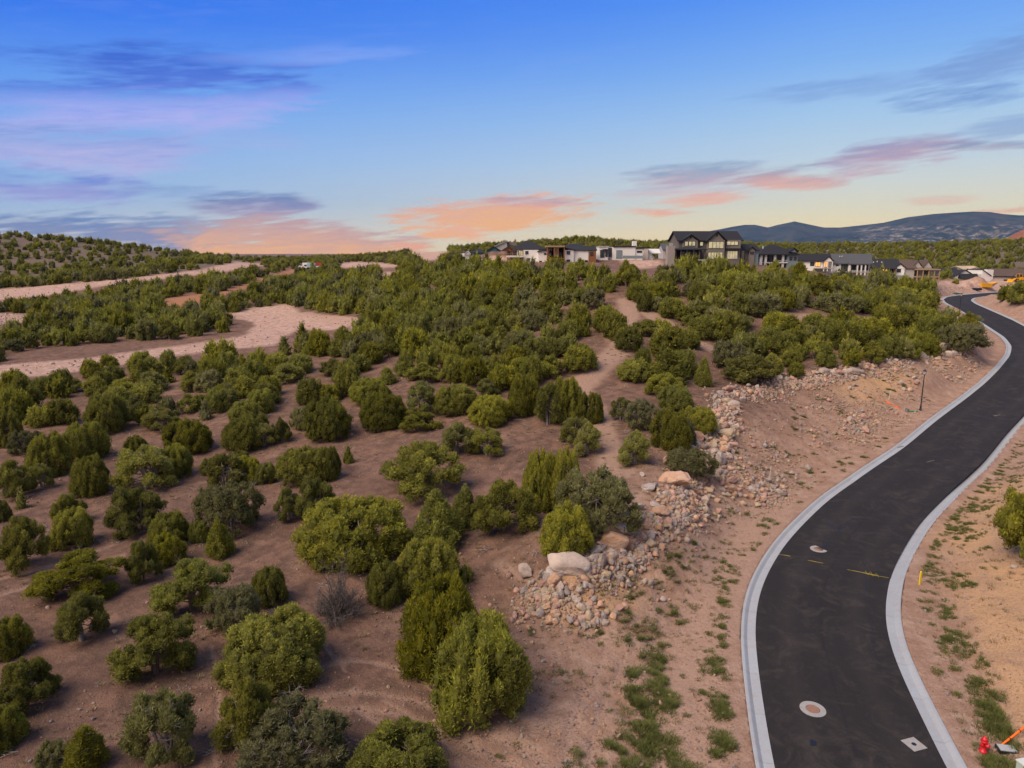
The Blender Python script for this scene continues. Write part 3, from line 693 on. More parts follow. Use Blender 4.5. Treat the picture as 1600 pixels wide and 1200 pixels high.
# bare ground, in photo pixels, where nothing is scattered
BARE = CLEARED + ORANGE + [[(1440,456),(1480,458),(1560,520),(1560,570),(1515,505),(1490,492),(1462,494),(1450,470)],[(720,395),(835,395),(835,418),(780,420),(720,412)],
 [(890,610),(925,570),(965,545),(950,512),(985,500),(1010,540),(960,560),(950,610),(975,700),(975,745),(935,740),(935,650)],
 [(1010,495),(1050,500),(1090,530),(1150,555),(1120,600),(1060,570),(1050,530)],[(1222,498),(1260,500),(1350,498),(1345,515),(1280,510),(1230,515)],
 [(430,560),(640,560),(700,610),(620,640),(430,640)],
 [(1460,440),(1600,440),(1600,1200),(1000,1200),(960,850),(1120,620),(1240,590),(1500,560),(1540,520),(1470,480)],[(430,600),(2000,600),(2000,1400),(-100,1400),(-100,690),(430,690)],
 [(110,625),(60,640),(150,650),(190,635)], [(0,552),(250,532),(400,512),(400,560),(0,600)]]
# ---------------------------------------------------------------- where every juniper stands
def mk_tree(px, py, w, h, form):
    g = ground_at(px, min(py, 1500))
    if g is None: return None
    X, Y, d = g
    # the base of the crown faces the camera: push the trunk back by a third of the crown
    wm_ = w * d / F
    th_ = math.atan2(CAM_Z - float(hlook(X, Y)), math.hypot(X, Y))   # seen from above, part of a crown's height in the picture is its depth
    hm_ = max((h * d / F - .42 * wm_ * math.sin(th_)) / math.cos(th_), .55 * wm_)
    k = 1 + .30 * wm_ / d
    X, Y = X * k, Y * k
    return dict(px=px, py=py, w=w, h=h, X=X, Y=Y, d=d, wm=wm_ * (1.03 if form in ('dome', 'cone') else 1.15), hm=hm_ * (.88 if wm_ > 4 else .95), form=form)
trees = []
for t in TREES:
    r = mk_tree(*t)
    if r: trees.append(r)
rs = np.random.RandomState(9)
# the woodland between them: positions scattered in metres, kept off bare ground
SIGHT = np.array([(700,399),(716,402),(745,400),(790,407),(850,411),(870,404),(905,405),(935,409),(1000,409),(1030,414),(1050,412),(1090,405),(1130,404),(1160,409),(1180,411),(1245,412),(1258,419),(1350,428),(1400,432),(1440,440),(1458,462),(1470,484),(1480,492),(1600,500.)])   # the houses' outlook was cleared
HOUSE_ZONES = []   # px rectangles of building plots, nothing grows there
HOUSE_ZONES += [(715,380,760,402),(765,378,840,411),(838,372,935,410),(932,378,1010,405),(1000,380,1045,402),(1030,360,1250,413),(1244,380,1290,416),(1280,380,1352,424),(1340,385,1408,431),(1395,385,1480,437),(1480,395,1640,452)]
def scatter(n, x0, x1, y0, y1, dens, size, spacing, xs, ys):
    """dens(px, py, X, Y) is the chance that a spot keeps its tree"""
    cell = {}
    for X, Y, r in xs: cell.setdefault((int(X//6), int(Y//6)), []).append((X, Y, r))
    out = []
    PX = rs.uniform(x0, x1, n); PY = rs.uniform(y0, y1, n)
    Z = hlook(PX, PY); qx, qy, qd = proj(PX, PY, Z)
    keep = np.zeros(n, bool); bare = np.zeros(n, bool)
    for p in BARE: bare |= polymask(qx, qy, p)
    for f_ in (.45, .95):
        for p in CLEARED[:6] + ORANGE: bare |= polymask(qx, qy - f_ * 3.2 * F / qd, p)
    Dt = np.min([seg_dist(PX, PY, p) - w for p, w in TRAILS_W], axis=0); bare |= (Dt < 1.2) | ((Dt < 3.2) & (PY < 140) & (qx > 880) & (qx < 990))
    bare |= (qy - 3.3 * F / qd < np.interp(qx, SIGHT[:, 0], SIGHT[:, 1])) & (qd < 262) & (qx > 712)
    Dr, _ = road_dist(PX, PY); bare |= Dr < 9
    for (a, b, c, d_) in HOUSE_ZONES: bare |= (qx > a) & (qx < c) & (qy > b) & (qy < d_) & (qd < 325)
    inview = (qx > -60) & (qx < 1660) & (qy > 340) & (qy < 1260)
    pr = dens(qx, qy, PX, PY); lot = rs.uniform(0, 1, n)
    for i in range(n):
        if bare[i] or not inview[i] or lot[i] > pr[i]: continue
        s = size * rs.uniform(.62, 1.35); cx, cy = int(PX[i]//6), int(PY[i]//6); ok = True
        for a in (-1, 0, 1):
            for b in (-1, 0, 1):
                for (X, Y, r) in cell.get((cx+a, cy+b), ()):
                    if (X-PX[i])**2 + (Y-PY[i])**2 < ((r + s) * .5 * spacing) ** 2: ok = False; break
                if not ok: break
            if not ok: break
        if not ok: continue
        cell.setdefault((cx, cy), []).append((PX[i], PY[i], s)); out.append((PX[i], PY[i], s, qx[i], qy[i], qd[i]))
    return out
seeds_ = [(t['X'], t['Y'], t['wm']) for t in trees]
def dens_mid(qx, qy, X, Y):
    f = fbm(X, Y, 22, 3, 61)
    d = np.clip(.92 + 1.5 * f, 0.05, 1)
    d = np.where(qy > 600, .28, d)
    d = np.where((qx > 1050) & (qy < 480), 1.0, d)
    return d
mid = scatter(30000, -260, 240, 78, 300, dens_mid, 3.7, .80, seeds_, None)
far = scatter(70000, -480, 520, 300, 690, lambda qx, qy, X, Y: np.where(qx < 420, .14, np.where(qx > 1040, .15, .36)) + .30 * fbm(X, Y, 30, 3, 71), 3.1, 1.0, [(m[0], m[1], m[2]) for m in mid[-200:]], None)
for (X, Y, s, qx, qy, qd) in mid + far:
    w = s * F / qd
    trees.append(dict(px=qx, py=qy, w=w, h=w*.9, X=X, Y=Y, d=qd, wm=s, hm=s*rs.uniform(.72, 1.0), form=['dome','dome','dome','open','spread','cone','grey'][rs.randint(7)] if qd < 300 else 'dome', auto=True))
# hidden ones are dropped: march towards the camera over the ground
def hidden(t):
    z1 = hlook(t['X'], t['Y']) + t['hm']; n = 60; f = np.linspace(.12, .97, n)
    x, y = t['X']*f, t['Y']*f; zz = CAM_Z + (z1 - CAM_Z)*f
    return bool(np.any(hlook(x, y) > zz + .3))
trees = [t for t in trees if t['d'] < 120 or not hidden(t)]
trees.sort(key=lambda t: -(t['w'] * t['h']) - (1e5 if not t.get('auto') and t['w'] > 24 else 0))
print('TREES', len(trees), 'hand', sum(1 for t in trees if not t.get('auto')))
NEAR, FAR = trees[:300], trees[300:]
# ---------------------------------------------------------------- names that single each juniper out
LAND = [ # landmarks of the place: name, x, y in photo pixels
 ('the lamp post on the bend', 1440, 640), ('the big black-roofed house', 1110, 415), ('the white boxy houses', 870, 412), ('the pink boulder atop the rock row', 1137, 612),
 ('the long pale boulder', 885, 885), ('the lone round boulder', 820, 893), ('the dead grey shrub', 525, 960), ('the pale quarried track', 430, 500), ('the graded strip crossing the valley', 120, 578),
 ('the worn trail over the hill', 940, 600), ('the far bend of the road', 1480, 480), ('the twin bushy junipers', 735, 1120), ('the small cone juniper in the open', 545, 722), ('the blue-grey house', 1250, 415),
 ('the row of white gabled houses', 1340, 425), ('the spoil heaps', 780, 415), ('the parked trucks in the valley', 480, 425), ('the wide domed juniper', 555, 885), ('the bare reddish slope', 620, 700), ('the brush pile', 130, 628)]
LABELS = {
 (749,1127): 'big dense green juniper, front one of the touching pair by the tyre tracks', (692,1060): 'big dense green juniper, rear one of the touching pair by the tyre tracks',
 (555,888): 'widest round-topped dark juniper standing alone amid the red soil', (433,1075): 'broad smooth-domed juniper uphill of the tyre tracks with yellow-green tips',
 (545,725): 'tiny dark egg-shaped juniper alone on open red soil', (423,947): 'small very dark round juniper beside the broad domed one', (605,947): 'dark globe-shaped juniper tucked beside a paler rounded one',
 (670,937): 'rounded olive juniper between the dark globe and the touching pair', (728,911): 'tiny grey-green sapling beside the rounded olive juniper', (885,874): 'bright bushy juniper against the long pale boulder',
 (933,836): 'sparse grey-twigged juniper leaning over the first big boulders', (1075,750): 'thin brownish shrubby juniper growing out of the rock row', (1290,576): 'bright green cone-shaped juniper behind the upper rock row',
 (1508,551): 'sparse spreading juniper by the far bend among pale boulders', (1174,603): 'wide yellow-green juniper behind the pink boulder', (1612,888): 'yellow-green juniper cut by the photo edge above the orange dirt cut',
 (1598,476): 'juniper above the large pale boulder past the far bend', (245,1066): 'ragged low-armed juniper with separate yellow-green clumps over dark soil', (262,1205): 'tall loose juniper with a bare leaning stem at the lower edge',
 (138,1216): 'narrow pointed yellow-green juniper at the lower edge', (460,1228): 'pale grey-twigged juniper at the lower edge beside the tyre tracks', (630,1245): 'dark juniper whose top just clears the lower edge of the photo',
 (665,777): 'largest spreading juniper with layered clumps on the open mid slope', (1098,604): 'slim upright dark juniper behind the bushy one near the pink boulder', (1091,679): 'bright low rounded juniper touching the left side of the rock row',
 (1048,706): 'smooth olive dome juniper beside the rock row'}
used = {}
FORMW = {'dome': 'rounded', 'cone': 'cone-shaped', 'spread': 'spreading', 'open': 'loose-crowned', 'grey': 'grey-twigged'}
def size_word(t): return 'tiny' if t['wm'] < 1.9 else 'small' if t['wm'] < 2.9 else 'mid-sized' if t['wm'] < 4.2 else 'large'
ORD = ['', 'second ', 'third ', 'fourth ', 'fifth ', 'sixth ', 'seventh ', 'eighth ', 'ninth ', 'tenth ']
def dirword(dx, dy):
    if abs(dx) > 1.4 * abs(dy): return 'left of' if dx < 0 else 'right of'
    return 'above' if dy < 0 else 'below'
def mk_labels(items, noun_of, land, maxd=1e9, table=None):
    """labels by look and by the nearest landmark; ties are told apart by their order going away from it"""
    groups_ = {}
    for t in items:
        key = (t.get('px0', t['px']), t.get('py0', t['py']))
        if table and (t['px'], t['py']) in table: t['label'] = table[(t['px'], t['py'])]; continue
        c = sorted(land, key=lambda L: math.hypot(L[1]-t['px'], (L[2]-t['py'])*1.3))[0]
        dx, dy = t['px']-c[1], t['py']-c[2]; D = math.hypot(dx, dy*1.3)
        t['_D'] = D; groups_.setdefault((noun_of(t), dirword(dx, dy), c[0]), []).append(t)
    for (noun, dw, nm), ts in groups_.items():
        ts.sort(key=lambda t: t['_D'])
        for i, t in enumerate(ts):
            if len(ts) == 1: t['label'] = f'{noun} {dw} {nm}'
            else: t['label'] = f'{noun} {dw} {nm}, {ORD[i] if i < 10 else str(i+1)+"th "}nearest'
            t['label'] = t['label'].replace(', nearest', ', nearest')
def toneword(t): return ''
mk_labels(NEAR, lambda t: f'{size_word(t)} {FORMW[t["form"]]} juniper', LAND, table=LABELS)
# ---------------------------------------------------------------- build the 300 largest as things
grp = 'junipers scattered over the red hillside'
for i, t in enumerate(NEAR):
    lod = 0 if t['d'] < 82 else 1
    pl = PROTO[lod][t['form']] if not (t['form'] == 'dome' and t['wm'] > 4.3 and lod == 0) else BIG; p = pl[(i*7+3) % len(pl)]
    z = float(height([t['X']], [t['Y']])[0])
    e = empty('juniper_tree', t['label'], 'tree', (t['X'], t['Y'], z - .05), rs.uniform(0, 6.28), grp)
    s = (t['wm']/p['W'], t['wm']/p['W'], t['hm']/p['H'])
    e.scale = s
    cr_ = link('crown', p['crown'], e); cr_.color = ({'grey': rs.uniform(.6, .95), 'open': rs.uniform(.15, .5)}.get(t['form'], rs.uniform(0, .22)), 1, 1, 1); link('trunk', p['trunk'], e)
# ---------------------------------------------------------------- the rest of the woodland as one mass
def gn_scatter(name, protos, P, rot, scale, mats=(), **tags):
    """instances of the proto meshes on points, through geometry nodes"""
    n = len(P)
    me = bpy.data.meshes.new(name); me.vertices.add(n); me.vertices.foreach_set('co', np.asarray(P, np.float32).ravel())
    a = me.attributes.new('rot', 'FLOAT_VECTOR', 'POINT'); a.data.foreach_set('vector', np.asarray(rot, np.float32).ravel())
    a = me.attributes.new('scl', 'FLOAT_VECTOR', 'POINT'); a.data.foreach_set('vector', np.asarray(scale, np.float32).ravel())
    a = me.attributes.new('pick', 'INT', 'POINT'); a.data.foreach_set('value', np.asarray(np.arange(n) * 7919 % 9973 % len(protos), np.int32))
    for m in mats: me.materials.append(m)
    o = link(name, me, **tags)
    ng = bpy.data.node_groups.new(name, 'GeometryNodeTree')
    ng.interface.new_socket('Geometry', in_out='INPUT', socket_type='NodeSocketGeometry'); ng.interface.new_socket('Geometry', in_out='OUTPUT', socket_type='NodeSocketGeometry')
    gi = ng.nodes.new('NodeGroupInput'); go = ng.nodes.new('NodeGroupOutput'); ip = ng.nodes.new('GeometryNodeInstanceOnPoints')
    mp = ng.nodes.new('GeometryNodeMeshToPoints'); ng.links.new(gi.outputs[0], mp.inputs[0]); ng.links.new(mp.outputs[0], ip.inputs['Points'])
    j = ng.nodes.new('GeometryNodeGeometryToInstance')
    for k, pm in enumerate(protos):
        po = bpy.data.objects.new(name + '_piece', pm)
        oi_ = ng.nodes.new('GeometryNodeObjectInfo'); oi_.inputs['Object'].default_value = po
        ng.links.new(oi_.outputs['Geometry'], j.inputs[0])
    ng.links.new(j.outputs[0], ip.inputs['Instance']); ip.inputs['Pick Instance'].default_value = True
    for nm, ty, sk in (('rot', 'FLOAT_VECTOR', 'Rotation'), ('scl', 'FLOAT_VECTOR', 'Scale'), ('pick', 'INT', 'Instance Index')):
        na = ng.nodes.new('GeometryNodeInputNamedAttribute'); na.data_type = ty; na.inputs['Name'].default_value = nm
        out = [s for s in na.outputs if s.enabled and s.name == 'Attribute'][0]; ng.links.new(out, ip.inputs[sk])
    ng.links.new(ip.outputs[0], go.inputs[0])
    md = o.modifiers.new('scatter', 'NODES'); md.node_group = ng
    return o
nF = len(FAR)
fx = np.array([t['X'] for t in FAR]); fy = np.array([t['Y'] for t in FAR]); fw = np.array([t['wm'] for t in FAR]); fh = np.array([t['hm'] for t in FAR])
fz = hlook(fx, fy) - .15
gn_scatter('juniper_woodland', [p['crown'] for p in FARP], np.c_[fx, fy, fz], np.c_[np.zeros(nF), np.zeros(nF), rs.uniform(0, 6.28, nF)], np.c_[fw/4.0, fw/4.0, fh/3.5], [Ml.m],
           kind='stuff', label='dense juniper woodland covering the far hills and slopes', category='woodland')
# ================================================================ boulders
def rock_mat(name, a, b, c):
    m = Mat(name, .9, .2); o = m.obj(); r = m.n('ShaderNodeObjectInfo').outputs['Random']
    cc = m.mix(m.ramp(m.noise(1.6, 5, .6, vec=o), [(.35, 0.), (.62, 1.)]), rgb(*a), rgb(*b))
    cc = m.mix(m.ramp(m.noise(5, 5, .7, vec=o), [(.55, 0.), (.7, .7)]), cc, rgb(*c))
    hs = m.n('ShaderNodeHueSaturation'); m.put(hs.inputs['Value'], m.math('MULTIPLY_ADD', r, .4, .78)); m.put(hs.inputs['Color'], cc)
    m.color(hs.outputs[0]); m.bump(m.math('ADD', m.noise(7, 6, .75, vec=o), m.math('MULTIPLY', m.noise(2.4, 3, vec=o), 1.5)), .9, .12); return m.m
RM = {'white': rock_mat('pale_stone', (.48,.395,.345), (.37,.30,.26), (.54,.47,.42)), 'pink': rock_mat('pink_stone', (.50,.30,.24), (.42,.27,.22), (.58,.42,.36)),
      'grey': rock_mat('grey_stone', (.33,.28,.26), (.42,.37,.35), (.24,.19,.175)), 'orange': rock_mat('orange_stone', (.50,.29,.17), (.54,.38,.29), (.38,.20,.12)),
      'yellowish': rock_mat('yellow_stone', (.50,.40,.29), (.42,.32,.22), (.56,.47,.37))}
def rock_mesh(seed, mat, base=ICO2, facet=True):
    r_ = np.random.RandomState(seed); V = base[0].copy()
    for _ in range(16):   # knock planes off a ball
        n = r_.normal(0, 1, 3); n /= np.linalg.norm(n); d = V @ n; c = r_.uniform(.50, .86)
        V = V - np.outer(np.maximum(d - c, 0) * .96, n)
    V = V + .045 * np.sin(V @ r_.normal(0, 3, (3, 3)) * 2 + r_.uniform(0, 6, 3))
    V = V * [1, 1, .86]; V /= np.abs(V).max(0)
    return mesh_from('boulder', V * .5, base[1], [mat], seed % 2 == 0)
ROCKP = {c: [rock_mesh(100 + 7*i + k, m, ICO3 if k < 4 else ICO2) for k in range(6)] for i, (c, m) in enumerate(RM.items())}
ROCKS = [(820,906,27,24,'white'),(795,904,10,9,'pink'),(889,909,70,37,'white'),(872,906,34,24,'grey'),(905,904,34,20,'grey'),(867,924,28,22,'orange'),(850,921,15,14,'pink'),(877,931,17,14,'white'),
 (870,945,14,13,'white'),(856,943,12,9,'yellowish'),(856,957,12,12,'orange'),(838,930,12,11,'grey'),(848,938,10,9,'white'),(861,930,9,9,'yellowish'),(842,944,10,9,'pink'),(832,937,9,8,'white'),
 (926,885,17,18,'grey'),(932,868,18,12,'grey'),(940,888,18,21,'white'),(964,868,46,33,'orange'),(1004,847,15,15,'orange'),(1016,860,20,16,'yellowish'),(987,822,38,25,'grey'),(977,835,32,12,'grey'),
 (997,801,22,12,'white'),(1029,812,32,19,'orange'),(1024,796,20,10,'grey'),(1030,834,15,16,'orange'),(1044,829,12,18,'pink'),(1054,829,11,16,'grey'),(1019,839,15,8,'white'),(1042,842,12,10,'yellowish'),
 (985,858,14,9,'orange'),(1000,866,12,8,'white'),(992,878,11,9,'pink'),(975,882,12,9,'orange'),(958,885,10,8,'orange'),
 (910,957,15,11,'white'),(922,950,12,9,'pink'),(938,951,13,12,'orange'),(921,967,13,10,'yellowish'),(933,965,11,10,'pink'),(911,972,13,10,'pink'),(926,974,11,8,'orange'),(958,969,10,12,'orange'),(962,962,9,8,'white'),(968,955,11,8,'pink'),(913,984,12,9,'white'),(948,960,10,9,'yellowish'),(938,973,9,8,'white'),(975,951,11,8,'orange'),
 (1140,614,22,13,'pink'),(1125,621,12,9,'white'),(1118,626,10,9,'white'),(1137,621,11,7,'pink'),(1148,619,9,9,'white'),(1124,633,10,9,'orange'),(1136,632,12,10,'yellowish'),(1146,638,17,12,'white'),(1159,630,10,11,'grey'),(1133,637,9,6,'orange'),
 (1171,617,10,9,'orange'),(1181,618,8,7,'pink'),(1184,612,7,7,'white'),(1170,606,9,6,'white'),(1121,657,15,11,'orange'),(1131,660,11,9,'pink'),(1124,647,11,8,'pink'),(1135,651,10,8,'white'),(1148,650,11,7,'white'),(1116,648,9,7,'orange'),
 (1135,689,27,21,'yellowish'),(1149,675,12,13,'white'),(1090,688,17,14,'pink'),(1104,683,14,8,'grey'),(1090,695,13,8,'grey'),(1115,702,16,15,'yellowish'),(1131,694,12,13,'orange'),(1131,710,14,14,'orange'),(1144,700,18,8,'pink'),
 (1139,718,11,9,'white'),(1127,730,17,24,'grey'),(1117,712,13,11,'white'),(1044,725,18,13,'pink'),(1080,704,16,7,'grey'),(1088,712,12,9,'pink'),(1100,720,12,9,'white'),(1120,668,13,9,'grey'),(1134,668,12,9,'pink'),(1118,676,12,10,'white'),
 (1054,764,48,26,'orange'),(1013,770,24,15,'grey'),(1143,770,14,12,'orange'),(1104,747,12,9,'white'),(1118,753,13,10,'yellowish'),(1098,760,12,9,'pink'),(1112,768,11,9,'orange'),(1128,760,10,8,'pink'),(1087,773,11,8,'orange'),(1035,780,10,7,'white'),(1078,786,11,8,'orange'),
 (1100,790,17,14,'white'),(1080,795,10,9,'orange'),(1095,775,10,7,'pink'),(1120,786,9,7,'orange'),(1103,804,12,11,'white'),(1122,802,9,8,'pink'),(1062,800,9,8,'orange'),
 (1469,553,19,17,'white'),(1482,561,13,12,'white'),(1466,528,14,9,'pink'),(1478,534,13,10,'orange'),(1472,520,10,7,'pink'),(1439,563,15,13,'white'),(1442,552,14,8,'pink'),(1500,553,11,11,'yellowish'),(1459,537,12,6,'orange'),(1453,545,8,6,'pink'),(1490,556,10,7,'white'),(1510,548,8,6,'pink'),
 (1372,566,10,8,'orange'),(1381,560,9,7,'pink'),(1390,563,10,7,'white'),(1388,572,9,7,'white'),(1399,567,9,7,'grey'),(1378,577,14,7,'pink'),(1405,558,8,6,'orange'),(1364,576,8,6,'orange'),(1353,580,11,9,'orange'),(1345,586,12,7,'white'),
 (1287,588,16,12,'white'),(1301,587,12,9,'white'),(1312,589,13,9,'pink'),(1323,584,9,7,'white'),(1333,587,18,11,'white'),(1274,586,11,6,'yellowish'),(1262,590,9,8,'orange'),(1250,592,9,7,'white'),(1238,594,9,7,'pink'),(1228,597,9,8,'white'),(1218,595,10,8,'white'),(1207,599,9,7,'pink'),(1355,574,9,7,'pink'),
 (1592,475,34,15,'white'),(1562,468,6,4,'white'),(1584,891,10,6,'white'),(1262,737,12,9,'grey'),(1178,768,10,8,'white'),(1190,770,9,7,'orange'),(350,1060,12,9,'grey'),(180,990,8,6,'yellowish'),(1236,742,8,6,'white'),(1158,765,8,6,'orange')]
RL = [('the lone round boulder', 820, 893), ('the long pale boulder', 885, 890), ('the bushy juniper by the rocks', 888, 850), ('the grey-twigged juniper', 933, 800), ('the two-tone boulder', 964, 860), ('the grass on the berm tip', 960, 930),
      ('the orange boulder past the pole', 1029, 800), ('the brown shrub in the rocks', 1075, 725), ('the broad wedge boulder', 1054, 760), ('the flat yellowish boulder', 1135, 685), ('the bright juniper at the rock row', 1090, 665), ('the pink top boulder', 1137, 608),
      ('the yellow-green juniper', 1174, 590), ('the cone-shaped juniper', 1290, 570), ('the lamp post', 1430, 590), ('the pale round boulder at the bend', 1469, 552), ('the sparse bend juniper', 1508, 540), ('the white survey stake', 1203, 740), ('the wide domed juniper', 555, 885)]
RLAB = {(820,906): 'lone rounded whitish boulder off the end of the rock row', (889,909): 'long pale grey-pink boulder lying at the tip of the rock row', (964,868): 'big two-tone boulder, grey at one end and orange at the other',
        (1054,764): 'broad wedge-shaped tan boulder below the brown shrub', (1140,614): 'smooth pink boulder perched on top of the white rock heap', (1135,689): 'big flat yellowish boulder midway up the rock row',
        (1469,553): 'large pale round boulder below the sparse juniper at the bend', (1592,475): 'large pale boulder under the juniper past the far bend', (350,1060): 'dark stone on the shaded soil below the broad domed juniper',
        (1584,891): 'small white rock on the grassy slope across the road', (1029,812): 'rounded orange and pink boulder above the pale fallen pole', (987,822): 'dark grey boulder under the grey-twigged juniper'}
rocks = []
for (px, py, w, h, c) in ROCKS:
    g = ground_at(px, py - .12*h); d = g[2]
    rocks.append(dict(px=px, py=py, X=g[0]*(1+.3*w/F), Y=g[1]*(1+.3*w/F), d=d, wm=w*d/F*(1.22 if w < 20 else 1.08), hm=h*d/F*(1.2 if w < 20 else 1.05), c=c))
nh = len(rocks)
# smaller boulders between them along the crest and in the spill piles
CREST = [(838,938),(860,925),(905,900),(945,880),(985,850),(1030,825),(1060,790),(1080,760),(1110,725),(1125,690),(1130,655),(1145,625),(1185,612),(1240,597),(1300,590),(1360,575),(1400,565),(1450,555),(1490,545),(1520,560)]
PILES = [(845,935,15,11,22),(930,963,24,14,22),(985,868,40,16,34),(1060,800,50,30,60),(1110,760,45,25,60),(1120,700,26,34,55),(1128,650,24,20,40),(1140,628,20,12,16),(1165,770,40,22,34),(1195,765,36,20,40),
         (1395,560,34,12,36),(1340,585,40,6,20),(1240,597,50,6,26),(1445,555,30,10,26),(1345,665,30,16,36),(1410,600,30,16,24),(1480,580,40,12,24),(1490,455,26,6,30),(1448,438,22,6,24)]
cand = []
rr2 = np.random.RandomState(5)
for (cx, cy, rx, ry, n) in PILES:
    for _ in range(int(n*1.7)):
        a = rr2.uniform(0, 6.28); r = math.sqrt(rr2.uniform(0, 1)); px, py = cx + rx*r*math.cos(a), cy + ry*r*math.sin(a)
        g = ground_at(px, py)
        if g is None: continue
        D, _ = road_dist(np.array([g[0]]), np.array([g[1]]))
        if D[0] < 6: continue
        s = float(np.clip(rr2.lognormal(-.95, .42), .18, 1.05)); w = s * F / g[2]
        c = ['white','pink','orange','yellowish','grey','pink','orange','white'][rr2.randint(8)]
        cand.append(dict(px=px, py=py, X=g[0], Y=g[1], d=g[2], wm=s, hm=s*rr2.uniform(.55, .9), c=c, w=w))
kept = []
for c_ in sorted(cand, key=lambda c: -c['w']):
    if all(abs(c_['X']-o['X']) + abs(c_['Y']-o['Y']) > .42*(c_['wm']+o['wm']) for o in rocks[:nh] + kept): kept.append(c_)
rocks += [k for k in kept if k['w'] > 5.5][:298-nh]
small = [k for k in kept if k not in rocks]
def rsize(t): return 'small' if t['wm'] < .5 else 'mid-sized' if t['wm'] < .9 else 'large'
mk_labels(rocks, lambda t: f'{rsize(t)} {t["c"]} boulder', RL, table=RLAB)
for i, t in enumerate(rocks):
    me = ROCKP[t['c']][(i % 4) if t['wm'] > .5 else 4 + i % 2]
    z = float(height([t['X']], [t['Y']])[0])
    link('boulder', me, None, (t['X'], t['Y'], z + t['hm']*.24), (rr2.uniform(-.25,.25), rr2.uniform(-.25,.25), rr2.uniform(-.5,.5) + (0 if t['wm'] > 1.2 else rr2.uniform(0, 6))), (t['wm'], t['wm']*rr2.uniform(.6, .8) if t['wm'] > .6 else t['wm'], t['hm']*(1.05 if t['wm'] < 1.6 else .92)),
         label=t['label'], category='boulder', group='boulders of the rock row and its spill')
# rubble: too many to count
RUB = PILES + [(1190,770,70,30,0),(1330,680,60,30,0),(1450,585,60,14,0),(1260,625,70,22,0),(1360,640,60,24,0),(1230,700,60,30,0),(1420,640,50,20,0),(1500,600,50,16,0)]
P, S, Rt = [], [], []
for (cx, cy, rx, ry, n) in RUB:
    for _ in range(620 if rx > 30 else 360):
        r = rr2.normal(0, .6, 2); px, py = cx + rx*r[0], cy + ry*r[1]; g = ground_at(px, py)
        if g is None: continue
        P.append((g[0], g[1])); S.append(float(np.clip(rr2.lognormal(-1.85, .5), .06, .55)))
for _ in range(9000):                                  # along the crest line
    k = rr2.randint(len(CREST)-1); f = rr2.uniform(); px = CREST[k][0]*(1-f)+CREST[k+1][0]*f; py = CREST[k][1]*(1-f)+CREST[k+1][1]*f
    g = ground_at(px, py); P.append((g[0] + rr2.normal(0, 1.25), g[1] + rr2.normal(0, 1.25))); S.append(float(np.clip(rr2.lognormal(-1.55, .5), .08, .7)))
for k in small: P.append((k['X'], k['Y'])); S.append(k['wm'])
P = np.array(P); S = np.array(S); D, _ = road_dist(P[:, 0], P[:, 1]); crd = seg_dist(P[:, 0], P[:, 1], wline(CREST)); clump = fbm(P[:, 0], P[:, 1], 3.2, 3, 44) + .06*(P[:, 1] > 48) + .20*(crd < 1.6) + rr2.uniform(-.05, .05, len(P)); ok = (D > 5.6) & (clump > .035); P, S = P[ok], S[ok]; n = len(P)
Z = height(P[:, 0], P[:, 1])
allp = [ROCKP[c][4] for c in RM] + [ROCKP[c][5] for c in RM]
gn_scatter('rubble', allp, np.c_[P, Z + S*.2], rr2.uniform(0, 6.28, (n, 3)), np.c_[S, S*rr2.uniform(.6, 1, n), S*rr2.uniform(.5, .9, n)], list(RM.values()), kind='stuff')
# pebbles and clods over all the near ground
n = 52000; th = rr2.uniform(-.72, .72, n); r = 20 + 95 * rr2.uniform(0, 1, n) ** 1.5; X = r*np.sin(th); Y = r*np.cos(th)
D, _ = road_dist(X, Y); dn = fbm(X, Y, 4, 4, 81) + .35 * (D < 22)
ok = (D > 4.9) & (dn + rr2.uniform(-.25, .25, n) > .03); X, Y, r = X[ok], Y[ok], r[ok]; n = len(X)
S = np.clip(rr2.lognormal(-2.9, .55, n), .03, .28)
gn_scatter('gravel', allp, np.c_[X, Y, height(X, Y) + S*.15], rr2.uniform(0, 6.28, (n, 3)), np.c_[S, S, S*.7], list(RM.values()), kind='stuff')
# loose stones on the pale quarried strips
P = []
for p in CLEARED[:3]:
    pa = np.array(p); x0, y0 = pa.min(0); x1, y1 = pa.max(0); qx = rr2.uniform(max(x0, -40), x1, 2600); qy = rr2.uniform(y0, y1, 2600)
    m = polymask(qx, qy, p)
    for a, b in zip(qx[m], qy[m]):
        g = ground_at(a, b)
        if g is not None: P.append((g[0], g[1]))
P = np.array(P); S = np.clip(rr2.lognormal(-1.5, .5, len(P)), .1, .7)
gn_scatter('quarried_stone', [ROCKP['white'][4], ROCKP['pink'][4], ROCKP['white'][5]], np.c_[P, hlook(P[:, 0], P[:, 1]) + S*.1], rr2.uniform(0, 6.28, (len(P), 3)), np.c_[S, S, S*.55], [RM['white'], RM['pink']], kind='stuff')
